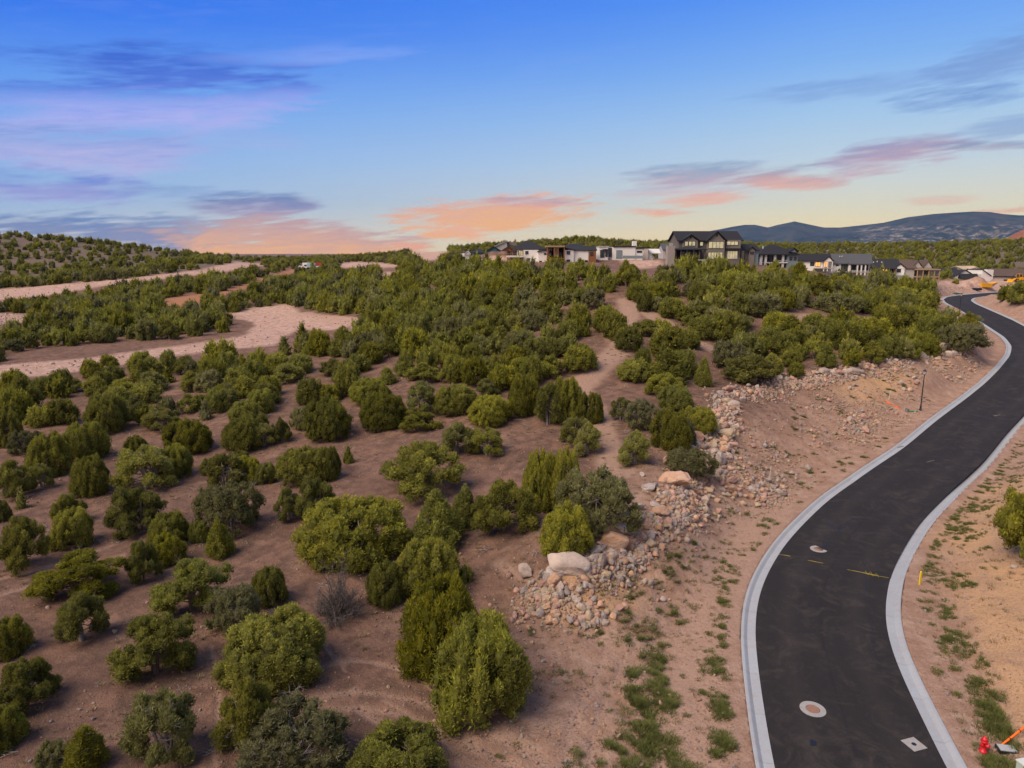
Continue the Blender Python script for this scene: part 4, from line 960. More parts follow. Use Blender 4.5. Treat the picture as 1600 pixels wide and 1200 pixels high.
# ================================================================ grass and weeds
Mg = Mat('grass_blades', .8, .2); t_ = Mg.attr('tone'); r_ = Mg.n('ShaderNodeObjectInfo').outputs['Random']
Mg.color(Mg.mix(r_, Mg.mix(t_, rgb(.040,.058,.018), rgb(.13,.165,.04)), Mg.mix(t_, rgb(.075,.085,.035), rgb(.20,.20,.06))))
Mdry = Mat('dry_weeds', .9, .1); Mdry.color(Mdry.mix(Mdry.n('ShaderNodeObjectInfo').outputs['Random'], rgb(.30,.22,.12), rgb(.16,.13,.08)))
def tuft(seed, n, h, rad, mat, spread=.5):
    q = np.random.RandomState(seed); V, Fq, T = [], [], []
    for i in range(n):
        a = q.uniform(0, 6.28); r = rad*math.sqrt(q.uniform()); x, y = r*math.cos(a), r*math.sin(a)
        l = h*q.uniform(.5, 1.1); d = np.array([math.cos(a)*spread*r/rad + q.normal(0,.25), math.sin(a)*spread*r/rad + q.normal(0,.25), 1.0]); d /= np.linalg.norm(d)
        s = np.array([-math.sin(a), math.cos(a), 0]) * q.uniform(.012, .03)*h*2.2; p0 = np.array([x, y, -.02]); b = len(V)
        V += [p0 - s, p0 + s, p0 + d*l]; Fq.append((b, b+1, b+2)); T += [q.uniform(0,.5)]*2 + [q.uniform(.5,1)]
    me = mesh_from('grass_tuft', V, Fq, [mat]); attr(me, 'tone', T); return me
TUF = [tuft(s, 90, .30, .30, Mg.m) for s in range(4)]; DRYT = [tuft(20+s, 50, .35, .22, Mdry.m, .9) for s in range(3)]
GR = [ # px centre, rx, ry, count, size
 (1015,1170,42,40,330,1.0),(1010,1120,34,40,260,1.0),(1020,1060,26,40,230,1.0),(1015,1010,30,30,150,.9),(1000,960,34,22,60,.8),(1030,930,26,30,70,.8),(1065,890,30,28,110,.8),(1100,850,30,26,90,.7),(1040,870,22,22,46,.8),
 (960,900,24,10,50,.7),(985,880,20,10,36,.7),(935,920,12,7,24,.7),(905,925,14,9,26,.6),(1000,920,26,16,50,.7),(930,985,22,10,26,.7),(965,995,18,9,22,.7),(1135,820,24,20,60,.6),(1165,800,20,12,30,.6),
 (1128,1160,10,16,100,1.0),(1125,1110,10,22,90,.9),(1118,1020,9,40,120,.8),(1125,960,10,22,70,.7),(1130,930,14,18,70,.7),(1150,890,13,22,80,.6),(1175,855,14,20,70,.6),(1200,825,14,16,50,.5),(1250,765,26,14,36,.5),
 (1090,1040,14,60,26,.6),(1110,1110,20,60,24,.6),(930,1090,60,60,50,.7),(960,1170,50,30,60,.7),(900,1030,40,40,14,.6),(870,1130,70,50,12,.7),
 (1240,650,70,24,90,.55),(1300,640,60,26,80,.5),(1180,690,40,30,60,.5),(1260,700,50,22,60,.5),(1410,590,40,20,50,.5),(1190,740,40,20,22,.5),(1320,740,40,16,20,.5),(1365,690,46,18,24,.5),(1400,600,40,18,30,.5),(1440,620,40,20,22,.45),(1340,720,26,10,20,.5),(1480,590,50,14,14,.4),
 (1478,800,22,26,170,.7),(1510,780,26,26,200,.7),(1530,750,30,24,200,.7),(1560,730,28,18,170,.7),(1585,700,22,18,110,.6),(1460,850,20,26,90,.6),(1500,830,26,20,130,.7),(1450,900,22,20,60,.6),(1495,905,18,12,70,.7),(1478,950,14,18,70,.7),
 (1480,990,12,14,40,.6),(1505,1005,12,10,60,.8),(1485,1020,16,6,24,.6),(1530,1070,10,22,50,.8),(1545,1100,12,14,60,.8),(1558,1130,12,18,90,1.0),(1560,1190,14,14,60,1.0),(1520,1130,20,30,24,.6),(1560,820,40,30,50,.6),(1540,870,30,12,30,.6),(1470,1060,26,40,26,.5),(1590,780,20,20,50,.6)]
P, S = [], []
for (cx, cy, rx, ry, n, s) in GR:
    n = int(n*(.66 if cx < 1440 else 1.25)); s = s*.85 if s > .55 else s*1.45; nclump = max(4, n // 6)
    for _ in range(nclump):
        r = rr2.normal(0, .8, 2); cpx, cpy = cx + rx*r[0], cy + ry*r[1]; g = ground_at(cpx, cpy)
        if g is None: continue
        m = rr2.randint(1, 10); sp_ = rr2.uniform(.06, .36)
        for _ in range(m): P.append((g[0] + rr2.normal(0, sp_), g[1] + rr2.normal(0, sp_))); S.append(s * rr2.uniform(.55, 1.2))
P = np.array(P); S = np.array(S) * .95; D, _ = road_dist(P[:, 0], P[:, 1]); ok = D > 5.0; P, S = P[ok], S[ok]; n = len(P)
gn_scatter('grass', TUF, np.c_[P, height(P[:, 0], P[:, 1])], np.c_[np.zeros((n, 2)), rr2.uniform(0, 6.28, n)], np.c_[S*1.15, S*1.15, S*.85], [Mg.m], kind='stuff')
n = 5200; th = rr2.uniform(-.7, .7, n); r = 24 + 80*rr2.uniform(0, 1, n); X = r*np.sin(th); Y = r*np.cos(th); D, _ = road_dist(X, Y)
ok = (D > 5.2) & (fbm(X, Y, 6, 3, 90) + .22*(D < 25) > .06); X, Y = X[ok], Y[ok]; n = len(X); S = rr2.uniform(.35, .9, n)
gn_scatter('dry_weeds', DRYT, np.c_[X, Y, height(X, Y)], np.c_[np.zeros((n, 2)), rr2.uniform(0, 6.28, n)], np.c_[S, S, S*.7], [Mdry.m], kind='stuff')
# fallen twigs and small branches on the soil
q = np.random.RandomState(8); V, Fq = [], []
for _ in range(5):
    p0 = np.array([q.uniform(-.5,.5), q.uniform(-.3,.3), .03]); a = q.uniform(0, 6.28); L = q.uniform(.5, 1.2)
    pts = [p0]; 
    for k in range(4): a += q.normal(0, .35); pts.append(pts[-1] + np.array([math.cos(a), math.sin(a), q.normal(0, .12)])*L/4)
    v, f = tube(pts, [.022,.018,.014,.01,.005], 4); b = len(V); V += v; Fq += [[x+b for x in y] for y in f]
TW = mesh_from('fallen_branch', V, Fq, [Md.m], True)
P = []
for t in NEAR:
    if t['d'] < 100:
        for _ in range(rr2.randint(0, 4)): a = rr2.uniform(0, 6.28); P.append((t['X'] + t['wm']*.6*math.cos(a), t['Y'] + t['wm']*.6*math.sin(a)))
for _ in range(26): g = ground_at(rr2.uniform(40, 155), rr2.uniform(617, 638)); P.append((g[0], g[1]))
P = np.array(P); n = len(P); S = rr2.uniform(.4, 1.2, n)
D, _ = road_dist(P[:, 0], P[:, 1]); P, S = P[D > 6], S[D > 6]; n = len(P)
gn_scatter('deadwood_litter', [TW], np.c_[P, height(P[:, 0], P[:, 1]) + .03], np.c_[np.zeros((n, 2)), rr2.uniform(0, 6.28, n)], np.c_[S, S, S], [Md.m], kind='stuff')
# ---------------------------------------------------------------- the dead shrub
g = ground_at(527, 962); e = empty('dead_shrub', 'leafless dead grey shrub, tall and wispy above a dark twiggy skirt', 'shrub', (g[0], g[1], float(height([g[0]], [g[1]])[0]))); e.scale = (1.35, 1.35, 1.1)
q = np.random.RandomState(12); V, Fq = [], []
def addt(path, rad, s=3):
    v, f = tube(path, rad, s); b = len(V); V.extend(v); Fq.extend([[x+b for x in y] for y in f])
for k in range(70):
    a = q.uniform(0, 6.28); low = k > 22; L = q.uniform(1.2, 3.4) if not low else q.uniform(.8, 1.4); spr = .22 if not low else 1.0
    p = [np.array([.08*math.cos(a), .08*math.sin(a), 0.])]
    d = np.array([spr*math.cos(a)*q.uniform(.3,1), spr*math.sin(a)*q.uniform(.3,1), 1.0 if not low else q.uniform(.2,.9)]); d /= np.linalg.norm(d)
    for j in range(6): d = d + q.normal(0, .12, 3); d /= np.linalg.norm(d); p.append(p[-1] + d*L/6)
    addt(p, [.03,.026,.022,.017,.012,.008,.004], 4)
    for j in range(1, 7):
        for _ in range(5):
            dd = d + q.normal(0, .7, 3); dd /= np.linalg.norm(dd); l = q.uniform(.18, .5); m_ = p[j] + dd*l*.5 + q.normal(0, .03, 3)
            addt([p[j], m_, m_ + dd*l*.5 + q.normal(0,.05,3)], [.010,.007,.003])
link('stem', mesh_from('dead_shrub_branches', V, Fq, [plain('weathered_twigs', (.12,.105,.10), .95, .3, 6)], True), e)
# ================================================================ things along the road
def bm_obj(name, build, mat, parent=None, smooth=False, **kw):
    bm = bmesh.new(); build(bm); bmesh.ops.recalc_face_normals(bm, faces=bm.faces)
    me = bpy.data.meshes.new(name); bm.to_mesh(me); bm.free()
    for p in me.polygons: p.use_smooth = smooth
    me.materials.append(mat); return link(name, me, parent, **kw)
def b_box(bm, x0, x1, y0, y1, z0, z1):
    v = [bm.verts.new(c) for c in ((x0,y0,z0),(x1,y0,z0),(x1,y1,z0),(x0,y1,z0),(x0,y0,z1),(x1,y0,z1),(x1,y1,z1),(x0,y1,z1))]
    for f in ((0,3,2,1),(4,5,6,7),(0,1,5,4),(1,2,6,5),(2,3,7,6),(3,0,4,7)): bm.faces.new([v[i] for i in f])
def b_lathe(bm, prof, n=16, cx=0, cy=0, axis='z', o=(0,0,0)):
    rings = []
    for (r, z) in prof:
        ring = []
        for k in range(n):
            a = 2*math.pi*k/n; c = (r*math.cos(a), r*math.sin(a), z)
            if axis == 'x': c = (c[2], c[0], c[1])
            if axis == 'y': c = (c[0], c[2], c[1])
            ring.append(bm.verts.new((c[0]+cx+o[0], c[1]+cy+o[1], c[2]+o[2])))
        rings.append(ring)
    for a, b in zip(rings[:-1], rings[1:]):
        for k in range(n): bm.faces.new((a[k], a[(k+1)%n], b[(k+1)%n], b[k]))
    bm.faces.new(rings[0][::-1]); bm.faces.new(rings[-1])
def b_prism(bm, poly, y0, y1):
    """polygon in x,z pushed from y0 to y1"""
    a = [bm.verts.new((x, y0, z)) for x, z in poly]; b = [bm.verts.new((x, y1, z)) for x, z in poly]; n = len(poly)
    bm.faces.new(a); bm.faces.new(b[::-1])
    for i in range(n): bm.faces.new((a[i], b[i], b[(i+1)%n], a[(i+1)%n]))
blackm = plain('black_metal', (.012,.012,.014), .45, .2, 8, .5); whitem = plain('white_plastic', (.75,.76,.74), .5, .05)
def gpos(px, py):
    g = ground_at(px, py); return (g[0], g[1], float(height([g[0]], [g[1]])[0]))
Mlamp = Mat('lantern_glass', .3, .5); Mlamp.color(rgb(.75,.78,.78))
def lamp_post(px, py, label):
    e = empty('lamp_post', label, 'street lamp', gpos(px, py), 0, 'lamp posts beside the road')
    bm_obj('base', lambda b: b_lathe(b, [(.16,-.1),(.16,.12),(.12,.2),(.10,.55),(.075,.62)], 12), blackm, e)
    bm_obj('pole', lambda b: b_lathe(b, [(.068,.6),(.062,2.2),(.052,4.45),(.07,4.5),(.07,4.56)], 12), blackm, e)
    def lan(b):
        for k in range(4):
            a = math.pi/4 + k*math.pi/2; b_box(b, .15*math.cos(a)-.014, .15*math.cos(a)+.014, .15*math.sin(a)-.014, .15*math.sin(a)+.014, 4.57, 4.95)
        b_lathe(b, [(.20,4.54),(.20,4.57)], 4)
    bm_obj('lantern_frame', lan, blackm, e)
    bm_obj('lantern_glass', lambda b: b_lathe(b, [(.11,4.575),(.155,4.93)], 8), Mlamp.m, e)
    bm_obj('cap', lambda b: b_lathe(b, [(.25,4.95),(.22,4.99),(.10,5.10),(.03,5.16),(.03,5.24)], 12), blackm, e)
lamp_post(1438, 641, 'black lamp post with white lantern in the dirt bank by the straight road')
lamp_post(1498, 495, 'black lamp post standing beside the kerb at the far bend')
# fire hydrant
redm = plain('red_paint', (.55,.012,.02), .4, .12, 9, .5)
x, y, z = gpos(1536, 1174); e = empty('fire_hydrant', 'red fire hydrant in the dirt behind the kerb', 'fire hydrant', (x, y, z), .5)
bm_obj('barrel', lambda b: b_lathe(b, [(.16,-.15),(.16,.02),(.165,.03),(.165,.07),(.105,.09),(.10,.46),(.15,.48),(.15,.53),(.12,.54)], 16), redm, e, True)
bm_obj('bonnet', lambda b: b_lathe(b, [(.125,.54),(.118,.60),(.08,.67),(.035,.70),(.03,.76)], 16), redm, e, True)
for s in (-1, 1): bm_obj('side_nozzle', lambda b: b_lathe(b, [(.055,.08*s),(.055,.15*s),(.07,.155*s),(.07,.20*s),(.02,.21*s),(.02,.24*s)], 10, axis='x', o=(0,0,.40)), redm, e)
bm_obj('pumper_nozzle', lambda b: b_lathe(b, [(.075,-.08),(.075,-.15),(.09,-.155),(.09,-.21),(.025,-.22),(.025,-.25)], 12, axis='y', o=(0,0,.36)), redm, e)
# meter box
x, y, z = gpos(1573, 1172); e = empty('utility_box', 'low black utility box with a grey lid beside the hydrant', 'utility box', (x, y, z), -.2)
bm_obj('box', lambda b: b_box(b, -.36, .36, -.24, .24, -.1, .10), blackm, e)
bm_obj('lid', lambda b: b_box(b, -.32, .32, -.20, .20, .102, .135), plain('grey_lid', (.36,.38,.39), .7), e)
orm = plain('orange_plastic', (.85,.16,.015), .5, .08, 10)
V, Fq = tube([(0,0,0),(.5,.15,.26),(1.0,.3,.52),(1.8,.54,.94)], [.045,.045,.045,.045], 8)
mo = link('orange_barrier_rail', mesh_from('orange_barrier_rail', V, Fq, [orm], True), None, (x-.02, y+.28, z+.05), label='leaning bright orange rail rising from the utility box', category='barrier rail')
def rings(b):
    for t in (.22, .5, .78): b_box(b, 1.8*t-.02, 1.8*t+.02, .54*t-.055, .54*t+.055, .94*t-.055, .94*t+.055)
bm_obj('band', rings, plain('dark_band', (.25,.03,.01), .6), mo)
x, y, z = gpos(1603, 1212); e = empty('utility_pedestal', 'pale green utility pedestal with a red top ribbon at the photo corner', 'utility pedestal', (x, y, z), .2)
bm_obj('cabinet', lambda b: (b_box(b, -.32, .32, -.2, .2, 0, .62)), plain('pale_green', (.36,.47,.40), .6), e)
bm_obj('cap', lambda b: (b_box(b, -.35, .35, -.23, .23, .62, .67)), plain('pale_grey_cap', (.55,.6,.56), .6), e)
bm_obj('ribbon', lambda b: (b_box(b, -.50, .37, -.25, -.232, .64, .72)), redm, e)
def stake(px, py, h, w, mat, name, label, cat='stake', tilt=0.0):
    x, y, z = gpos(px, py); o = bm_obj(name, lambda b: (b_box(b, -w, w, -w*.5, w*.5, -.1, h), b_prism(b, [(-w, h), (w, h), (0, h + w*1.5)], -w*.45, w*.45)), mat, None, loc=(x, y, z), rot=(0, tilt, .3), label=label, category=cat); return o
ylm = plain('yellow_paint', (.80,.58,.015), .5)
stake(1437, 914, .85, .06, ylm, 'marker_post', 'short yellow marker post in the dirt beside the inner kerb', 'marker post')
stake(1389, 625, 1.15, .05, plain('pale_wood', (.60,.58,.42), .8), 'survey_stake', 'pale survey stake left of the lamp post above orange netting', tilt=.12)
stake(1203, 747, 1.1, .035, plain('white_wood', (.60,.60,.52), .8), 'survey_stake', 'thin whitish survey stake on the rocky slope below the row', tilt=.03)
stake(1391, 588, .5, .02, blackm, 'survey_stake', 'short dark stake high on the bank above the lamp post')
# crumpled orange netting by the lamp post
V, Fq = [], []; q = np.random.RandomState(3); c0 = gpos(1396, 635)
nu, nv = 16, 5
for i in range(nu):
    for j in range(nv):
        xx = c0[0] - .7 + 1.4*i/(nu-1); yy = c0[1] + .5 - 1.0*i/(nu-1) + .5*j/(nv-1); V.append((xx, yy, float(height([xx], [yy])[0]) + .02 + .06*q.uniform()))
for i in range(nu-1):
    for j in range(nv-1):
        if (i+j) % 3: Fq.append((i*nv+j, (i+1)*nv+j, (i+1)*nv+j+1, i*nv+j+1))
link('safety_netting', mesh_from('safety_netting', V, Fq, [orm], False), label='crumpled strip of orange netting on the bank near the lamp post', category='netting')
c0 = gpos(1417, 643); e = empty('pipe_stub', 'grey stub of pipe lying in the dirt beside the lamp post', 'pipe', c0, .4)
bm_obj('stub', lambda b: b_lathe(b, [(.22,-.05),(.22,.38),(.17,.38),(.17,.2)], 12), plain('grey_pipe', (.16,.17,.17), .7), e)
c0 = gpos(1427, 643); bm_obj('green_conduit', lambda b: b_lathe(b, [(.09,-.5),(.09,.5)], 10, axis='x', o=(0,0,.09)), plain('green_pipe', (.06,.28,.16), .6), None, loc=c0, rot=(0,0,-.1), label='short green conduit lying beside the lamp post', category='pipe')
# the pale pole lying on the spill
a = gpos(1062, 817); b_ = gpos(1083, 809); V, Fq = tube([(a[0],a[1],a[2]+.12), ((a[0]+b_[0])/2,(a[1]+b_[1])/2,(a[2]+b_[2])/2+.2), (b_[0],b_[1],b_[2]+.22)], [.055,.05,.04], 8)
link('fallen_pole', mesh_from('fallen_pole', V, Fq, [plain('bleached_wood', (.58,.52,.47), .8)], True), label='bleached pole lying on the orange spill below the rock row', category='pole')
# manholes in the asphalt
def road_z(X, Y):
    d = np.linalg.norm(LEFT - [X, Y], axis=1); i = d.argmin(); off = (np.array([X, Y]) - LEFT[i]) @ NR[i]; t = np.clip(off/ROADW, 0, 1)
    return float(rz(LEFT[i, 1]) + .05*math.sin(math.pi*t))
def on_asphalt(px, py):
    z = 0.
    for _ in range(30): p = unproj(px, py, d_of(py, z)); z = .5*z + .5*road_z(p[0], p[1])
    return (p[0], p[1], road_z(p[0], p[1]))
colm = plain('collar_concrete', (.30,.295,.285), .9, .3, 6); rust = plain('cast_iron', (.27,.15,.105), .75, .3, 12)
def ring_disc(b, r0, r1, z0, z1, n=40):
    vs = []
    for (r, z) in ((r0, z0), (r0, z1), (r1, z1), (r1, z0)): vs.append([b.verts.new((r*math.cos(2*math.pi*k/n), r*math.sin(2*math.pi*k/n), z)) for k in range(n)])
    for a in range(3):
        for k in range(n): b.faces.new((vs[a][k], vs[a][(k+1)%n], vs[a+1][(k+1)%n], vs[a+1][k]))
for (px, py, lb) in ((1270, 1108, 'round manhole in a pale concrete collar, nearer the lower edge of the road'), (1279, 858, 'round manhole in a pale concrete collar, just past the yellow paint line')):
    e = empty('manhole', lb, 'manhole', on_asphalt(px, py), 0, 'manholes in the road')
    bm_obj('collar', lambda b: ring_disc(b, .315, .575, -.05, .012), colm, e)
    bm_obj('cover', lambda b: b_lathe(b, [(.30,-.05),(.30,.006)], 32), rust, e)
    def ribs(b):
        for k in range(-3, 4):
            h = math.sqrt(.27**2 - (k*.075)**2); b_box(b, k*.075-.014, k*.075+.014, -h, h, .0055, .012)
    bm_obj('cover_rib', ribs, rust, e, kind='stuff')
e = empty('valve_box', 'square concrete pad with a small dark valve cover in the road', 'valve cover', on_asphalt(1428, 1163), .30)
bm_obj('pad', lambda b: b_box(b, -.36, .36, -.36, .36, -.05, .012), colm, e); bm_obj('cover', lambda b: b_lathe(b, [(.10,.0),(.10,.02)], 20), blackm, e)
# paint and sealant marks on the asphalt
def mark(pts, w, mat, name='road_marking', dz=.006):
    P = [on_asphalt(*p) for p in pts]; Q = []
    for a, b in zip(P[:-1], P[1:]):
        n_ = max(2, int(math.dist(a, b)/.25)); Q += [(a[0]+(b[0]-a[0])*k/n_, a[1]+(b[1]-a[1])*k/n_) for k in range(n_)]
    Q.append(P[-1][:2]); V, Fq = [], []; q = np.random.RandomState(int(pts[0][0]))
    for i, (x, y) in enumerate(Q):
        t = np.array(Q[min(i+1, len(Q)-1)]) - np.array(Q[max(i-1, 0)]); t /= np.linalg.norm(t) + 1e-9; nn = np.array([-t[1], t[0]]) * w*.5*q.uniform(.6, 1.2)
        for s in (-1, 1): X_, Y_ = x + s*nn[0], y + s*nn[1]; V.append((X_, Y_, road_z(X_, Y_) + dz))
    Fq = [(2*i, 2*i+1, 2*i+3, 2*i+2) for i in range(len(Q)-1)]
    link(name, mesh_from(name, V, Fq, [mat]), kind='structure')
ypm = plain('yellow_road_paint', (.22,.175,.025), .9, .6, 9); tar = plain('crack_sealant', (.008,.008,.009), .5, .2, 8, .5); dust = plain('pale_dust', (.13,.115,.10), .95, .3, 5)
for p, w in (([(1216,866),(1235,869)],.06), ([(1262,875.5),(1286,880)],.06), ([(1324,890),(1350,895)],.08), ([(1350,895),(1372,900)],.16), ([(1372,900),(1389,903)],.07),
             ([(1352,892),(1356,899),(1360,893),(1364,901),(1369,896),(1373,902)],.05)): mark(p, w, ypm, 'road_paint', .007 if len(p) < 4 else .011)
for p, w in (([(1292,816),(1302,824),(1311,829),(1322,820),(1332,813)],.10), ([(1300,824),(1308,820)],.07), ([(1288,817),(1298,815)],.07), ([(1325,811),(1335,814)],.07), ([(1287,854),(1290,848)],.22),
             ([(1345,862),(1351,878),(1353,905),(1350,935)],.035), ([(1357,930),(1362,980),(1368,1030)],.03), ([(1266,1160),(1276,1162)],.35)): mark(p, w, tar, 'tar_mark', .0045)
for p, w in (([(1553,650),(1562,648)],.35), ([(1510,507.5),(1528,507)],.5), ([(1400,700),(1412,697)],.2), ([(1448,722),(1462,719)],.15)): mark(p, w, dust, 'dust_patch', .005)
# ================================================================ houses on the ridge
HM = dict(white=plain('white_stucco', (.78,.77,.74), .85, .06, 2), cream=plain('cream_wall', (.55,.50,.42), .85), grey=plain('grey_siding', (.20,.185,.165), .85, .1, 2), greyb=plain('blue_grey_siding', (.20,.25,.28), .8),
          teal=plain('teal_siding', (.05,.12,.15), .8), tan=plain('tan_sheathing', (.45,.35,.25), .85), stone=plain('stone_cladding', (.30,.275,.25), .9, .35, 3), stone2=plain('light_grey_panels', (.42,.41,.40), .85, .2, 2),
          roof=plain('dark_shingles', (.020,.021,.025), .85, .3, 4), roofb=plain('blue_black_metal_roof', (.024,.026,.030), .85, .2, 3), roofg=plain('grey_shingles', (.075,.08,.09), .85, .2, 4), brownroof=plain('brown_shingles', (.10,.072,.06), .9, .2, 4),
          wood=plain('cedar_wood', (.24,.10,.04), .7, .25, 4), post=plain('raw_timber', (.34,.24,.14), .8, .2, 4), trim=plain('black_trim', (.018,.018,.02), .6), wtrim=plain('white_trim', (.62,.62,.60), .7),
          conc=plain('footing_concrete', (.32,.31,.30), .9), dark=plain('recess_shade', (.035,.032,.030), .9), boardg=plain('board_grey', (.13,.12,.11), .85))  # near-black tone carries the shade of porches and openings
Mgl_ = Mat('window_glass', .08, .8); Mgl_.color(Mgl_.mix(Mgl_.noise(.8, 3), rgb(.02,.025,.03), rgb(.05,.06,.07))); GLASS = Mgl_.m
Mlit = Mat('lit_window_glass', .2, .5); lcx = Mlit.mix(Mlit.ramp(Mlit.noise(1.1, 3), [(.4, 0.), (.6, 1.)]), rgb(1.0,.80,.42), rgb(.62,.55,.36)); Mlit.color(rgb(.10,.09,.07)); Mlit.put(Mlit.b.inputs['Emission Color'], lcx); Mlit.b.inputs['Emission Strength'].default_value = .30; LIT = Mlit.m
Mor = Mat('lit_porch_glass', .2, .5); Mor.color(rgb(.2,.1,.05)); Mor.b.inputs['Emission Color'].default_value = rgb(1.0,.42,.10); Mor.b.inputs['Emission Strength'].default_value = .7; ORL = Mor.m
def sub(o, **k):
    for a, b in k.items(): o[a] = b
    return o
class House:
    """built in metres; the arguments are photo pixels measured on the facade, turned into metres at its distance"""
    def __init__(s, name, label, cat, px, py, d, yaw=0.0, group='houses on the ridge'):
        p = unproj(px, py, d); s.px, s.py, s.d, s.yaw = px, py, d, math.radians(yaw); s.k = d / F; s.z0 = p[2]
        s.e = empty(name, label, cat, (p[0], p[1], p[2]), s.yaw, group)
    def x(s, px): return (px - s.px) * s.k / math.cos(s.yaw)
    def z(s, py): return (s.py - py) * s.k * 1.0
    def box(s, name, mat, x0, x1, yt, yb, y0=0, y1=8, parent=None):
        return bm_obj(name, lambda b: b_box(b, s.x(x0), s.x(x1), y0, y1, s.z(yb), s.z(yt)), HM[mat] if isinstance(mat, str) else mat, parent or s.e)
    def wall(s, mat, x0, x1, yt, yb, y0=0, y1=8): 
        return bm_obj('wall', lambda b: b_box(b, s.x(x0), s.x(x1), y0, y1, s.z(yb) - 2.5, s.z(yt)), HM[mat], s.e)
    def win(s, x0, x1, yt, yb, y=0, lit=0, panes=1, frame='trim'):
        X0, X1, Z0, Z1 = s.x(x0), s.x(x1), s.z(yb), s.z(yt); t = .09
        def fr(b):
            b_box(b, X0-t, X0, y-.07, y+.05, Z0-t, Z1+t); b_box(b, X1, X1+t, y-.07, y+.05, Z0-t, Z1+t); b_box(b, X0, X1, y-.07, y+.05, Z1, Z1+t); b_box(b, X0, X1, y-.09, y+.05, Z0-t, Z0)
            for k in range(1, panes): xm = X0 + (X1-X0)*k/panes; b_box(b, xm-.05, xm+.05, y-.06, y-.015, Z0, Z1)
        w = bm_obj('window', fr, HM[frame], s.e)
        for k in range(panes):
            a = X0 + (X1-X0)*k/panes + (.05 if k else 0); c = X0 + (X1-X0)*(k+1)/panes - (.05 if k < panes-1 else 0)
            bm_obj('pane', lambda b: b_box(b, a, c, y-.03, y-.012, Z0, Z1), (GLASS, LIT, ORL)[lit], w)
        return w
    def gable(s, mat, x0, x1, yr, ye, y0=0, y1=8, axis='x', oh=.45, wall=None, over=0, slope_px=None):
        """axis x: ridge runs across the facade; axis y: the gable end faces the viewer"""
        X0, X1, ZR, ZE = s.x(x0), s.x(x1), s.z(yr), s.z(ye); T = .22
        if axis == 'y':
            xm = (X0+X1)/2 + over; r = bm_obj('roof', lambda b: b_prism(b, [(X0-oh, ZE-.12), (xm, ZR+.0), (X1+oh, ZE-.12), (X1+oh, ZE-.12+T), (xm, ZR+T), (X0-oh, ZE-.12+T)], y0-oh, y1+oh), HM[mat], s.e)
            if wall: bm_obj('gable_wall', lambda b: b_prism(b, [(X0+.02, ZE-.1), (X1-.02, ZE-.1), (xm, ZR-.12)], y0+.02, y1-.02), HM[wall], s.e)
        else:
            ym = (y0+y1)/2
            def f(b):
                for pts in ([(y0-oh, ZE-.12), (ym, ZR), (y1+oh, ZE-.12), (y1+oh, ZE-.12+T), (ym, ZR+T), (y0-oh, ZE-.12+T)],):
                    a = [b.verts.new((X0-oh, yy, zz)) for yy, zz in pts]; c = [b.verts.new((X1+oh, yy, zz)) for yy, zz in pts]; n = len(pts)
                    b.faces.new(a); b.faces.new(c[::-1])
                    for i in range(n): b.faces.new((a[i], c[i], c[(i+1)%n], a[(i+1)%n]))
            r = bm_obj('roof', f, HM[mat], s.e)
            if wall:
                def g(b):
                    a = [b.verts.new((X0+.02, yy, zz)) for yy, zz in ((y0+.02, ZE-.1), (y1-.02, ZE-.1), (ym, ZR-.1))]; c = [b.verts.new((X1-.02, yy, zz)) for yy, zz in ((y0+.02, ZE-.1), (y1-.02, ZE-.1), (ym, ZR-.1))]
                    b.faces.new(a); b.faces.new(c[::-1])
                    for i in range(3): b.faces.new((a[i], c[i], c[(i+1)%3], a[(i+1)%3]))
                bm_obj('gable_wall', g, HM[wall], s.e)
        return r
    def hip(s, mat, x0, x1, yr, ye, y0=0, y1=9, oh=.5, cut=None):
        X0, X1, ZR, ZE = s.x(x0)-oh, s.x(x1)+oh, s.z(yr), s.z(ye); Y0, Y1 = y0-oh, y1+oh; c = cut if cut is not None else min((Y1-Y0)/2, (X1-X0)/2*.8)
        def f(b):
            v = [b.verts.new(p) for p in ((X0,Y0,ZE),(X1,Y0,ZE),(X1,Y1,ZE),(X0,Y1,ZE),(X0+c,(Y0+Y1)/2,ZR),(X1-c,(Y0+Y1)/2,ZR),(X0,Y0,ZE-.2),(X1,Y0,ZE-.2),(X1,Y1,ZE-.2),(X0,Y1,ZE-.2))]
            for q in ((0,1,5,4),(1,2,5),(2,3,4,5),(3,0,4),(0,6,7,1),(1,7,8,2),(2,8,9,3),(3,9,6,0),(6,9,8,7)): b.faces.new([v[i] for i in q])
        return bm_obj('roof', f, HM[mat], s.e)
    def shed(s, mat, x0, x1, yt0, yt1, y0=0, y1=8, wall=None, yb=None):
        """mono-pitch, sloping along the facade from row yt0 to row yt1"""
        X0, X1, Z0, Z1 = s.x(x0), s.x(x1), s.z(yt0), s.z(yt1)
        if wall: bm_obj('wall', lambda b: b_prism(b, [(X0, s.z(yb)-2.5), (X1, s.z(yb)-2.5), (X1, Z1-.02), (X0, Z0-.02)], y0, y1), HM[wall], s.e)
        return bm_obj('roof', lambda b: b_prism(b, [(X0-.25, Z0), (X1+.25, Z1), (X1+.25, Z1+.2), (X0-.25, Z0+.2)], y0-.4, y1+.4), HM[mat], s.e)
    def posts(s, xs, yt, yb, y=-2.5, mat='post', w=.14):
        for x_ in xs: bm_obj('post', lambda b: b_box(b, s.x(x_)-w, s.x(x_)+w, y-w, y+w, s.z(yb)-1.0, s.z(yt)), HM[mat], s.e)
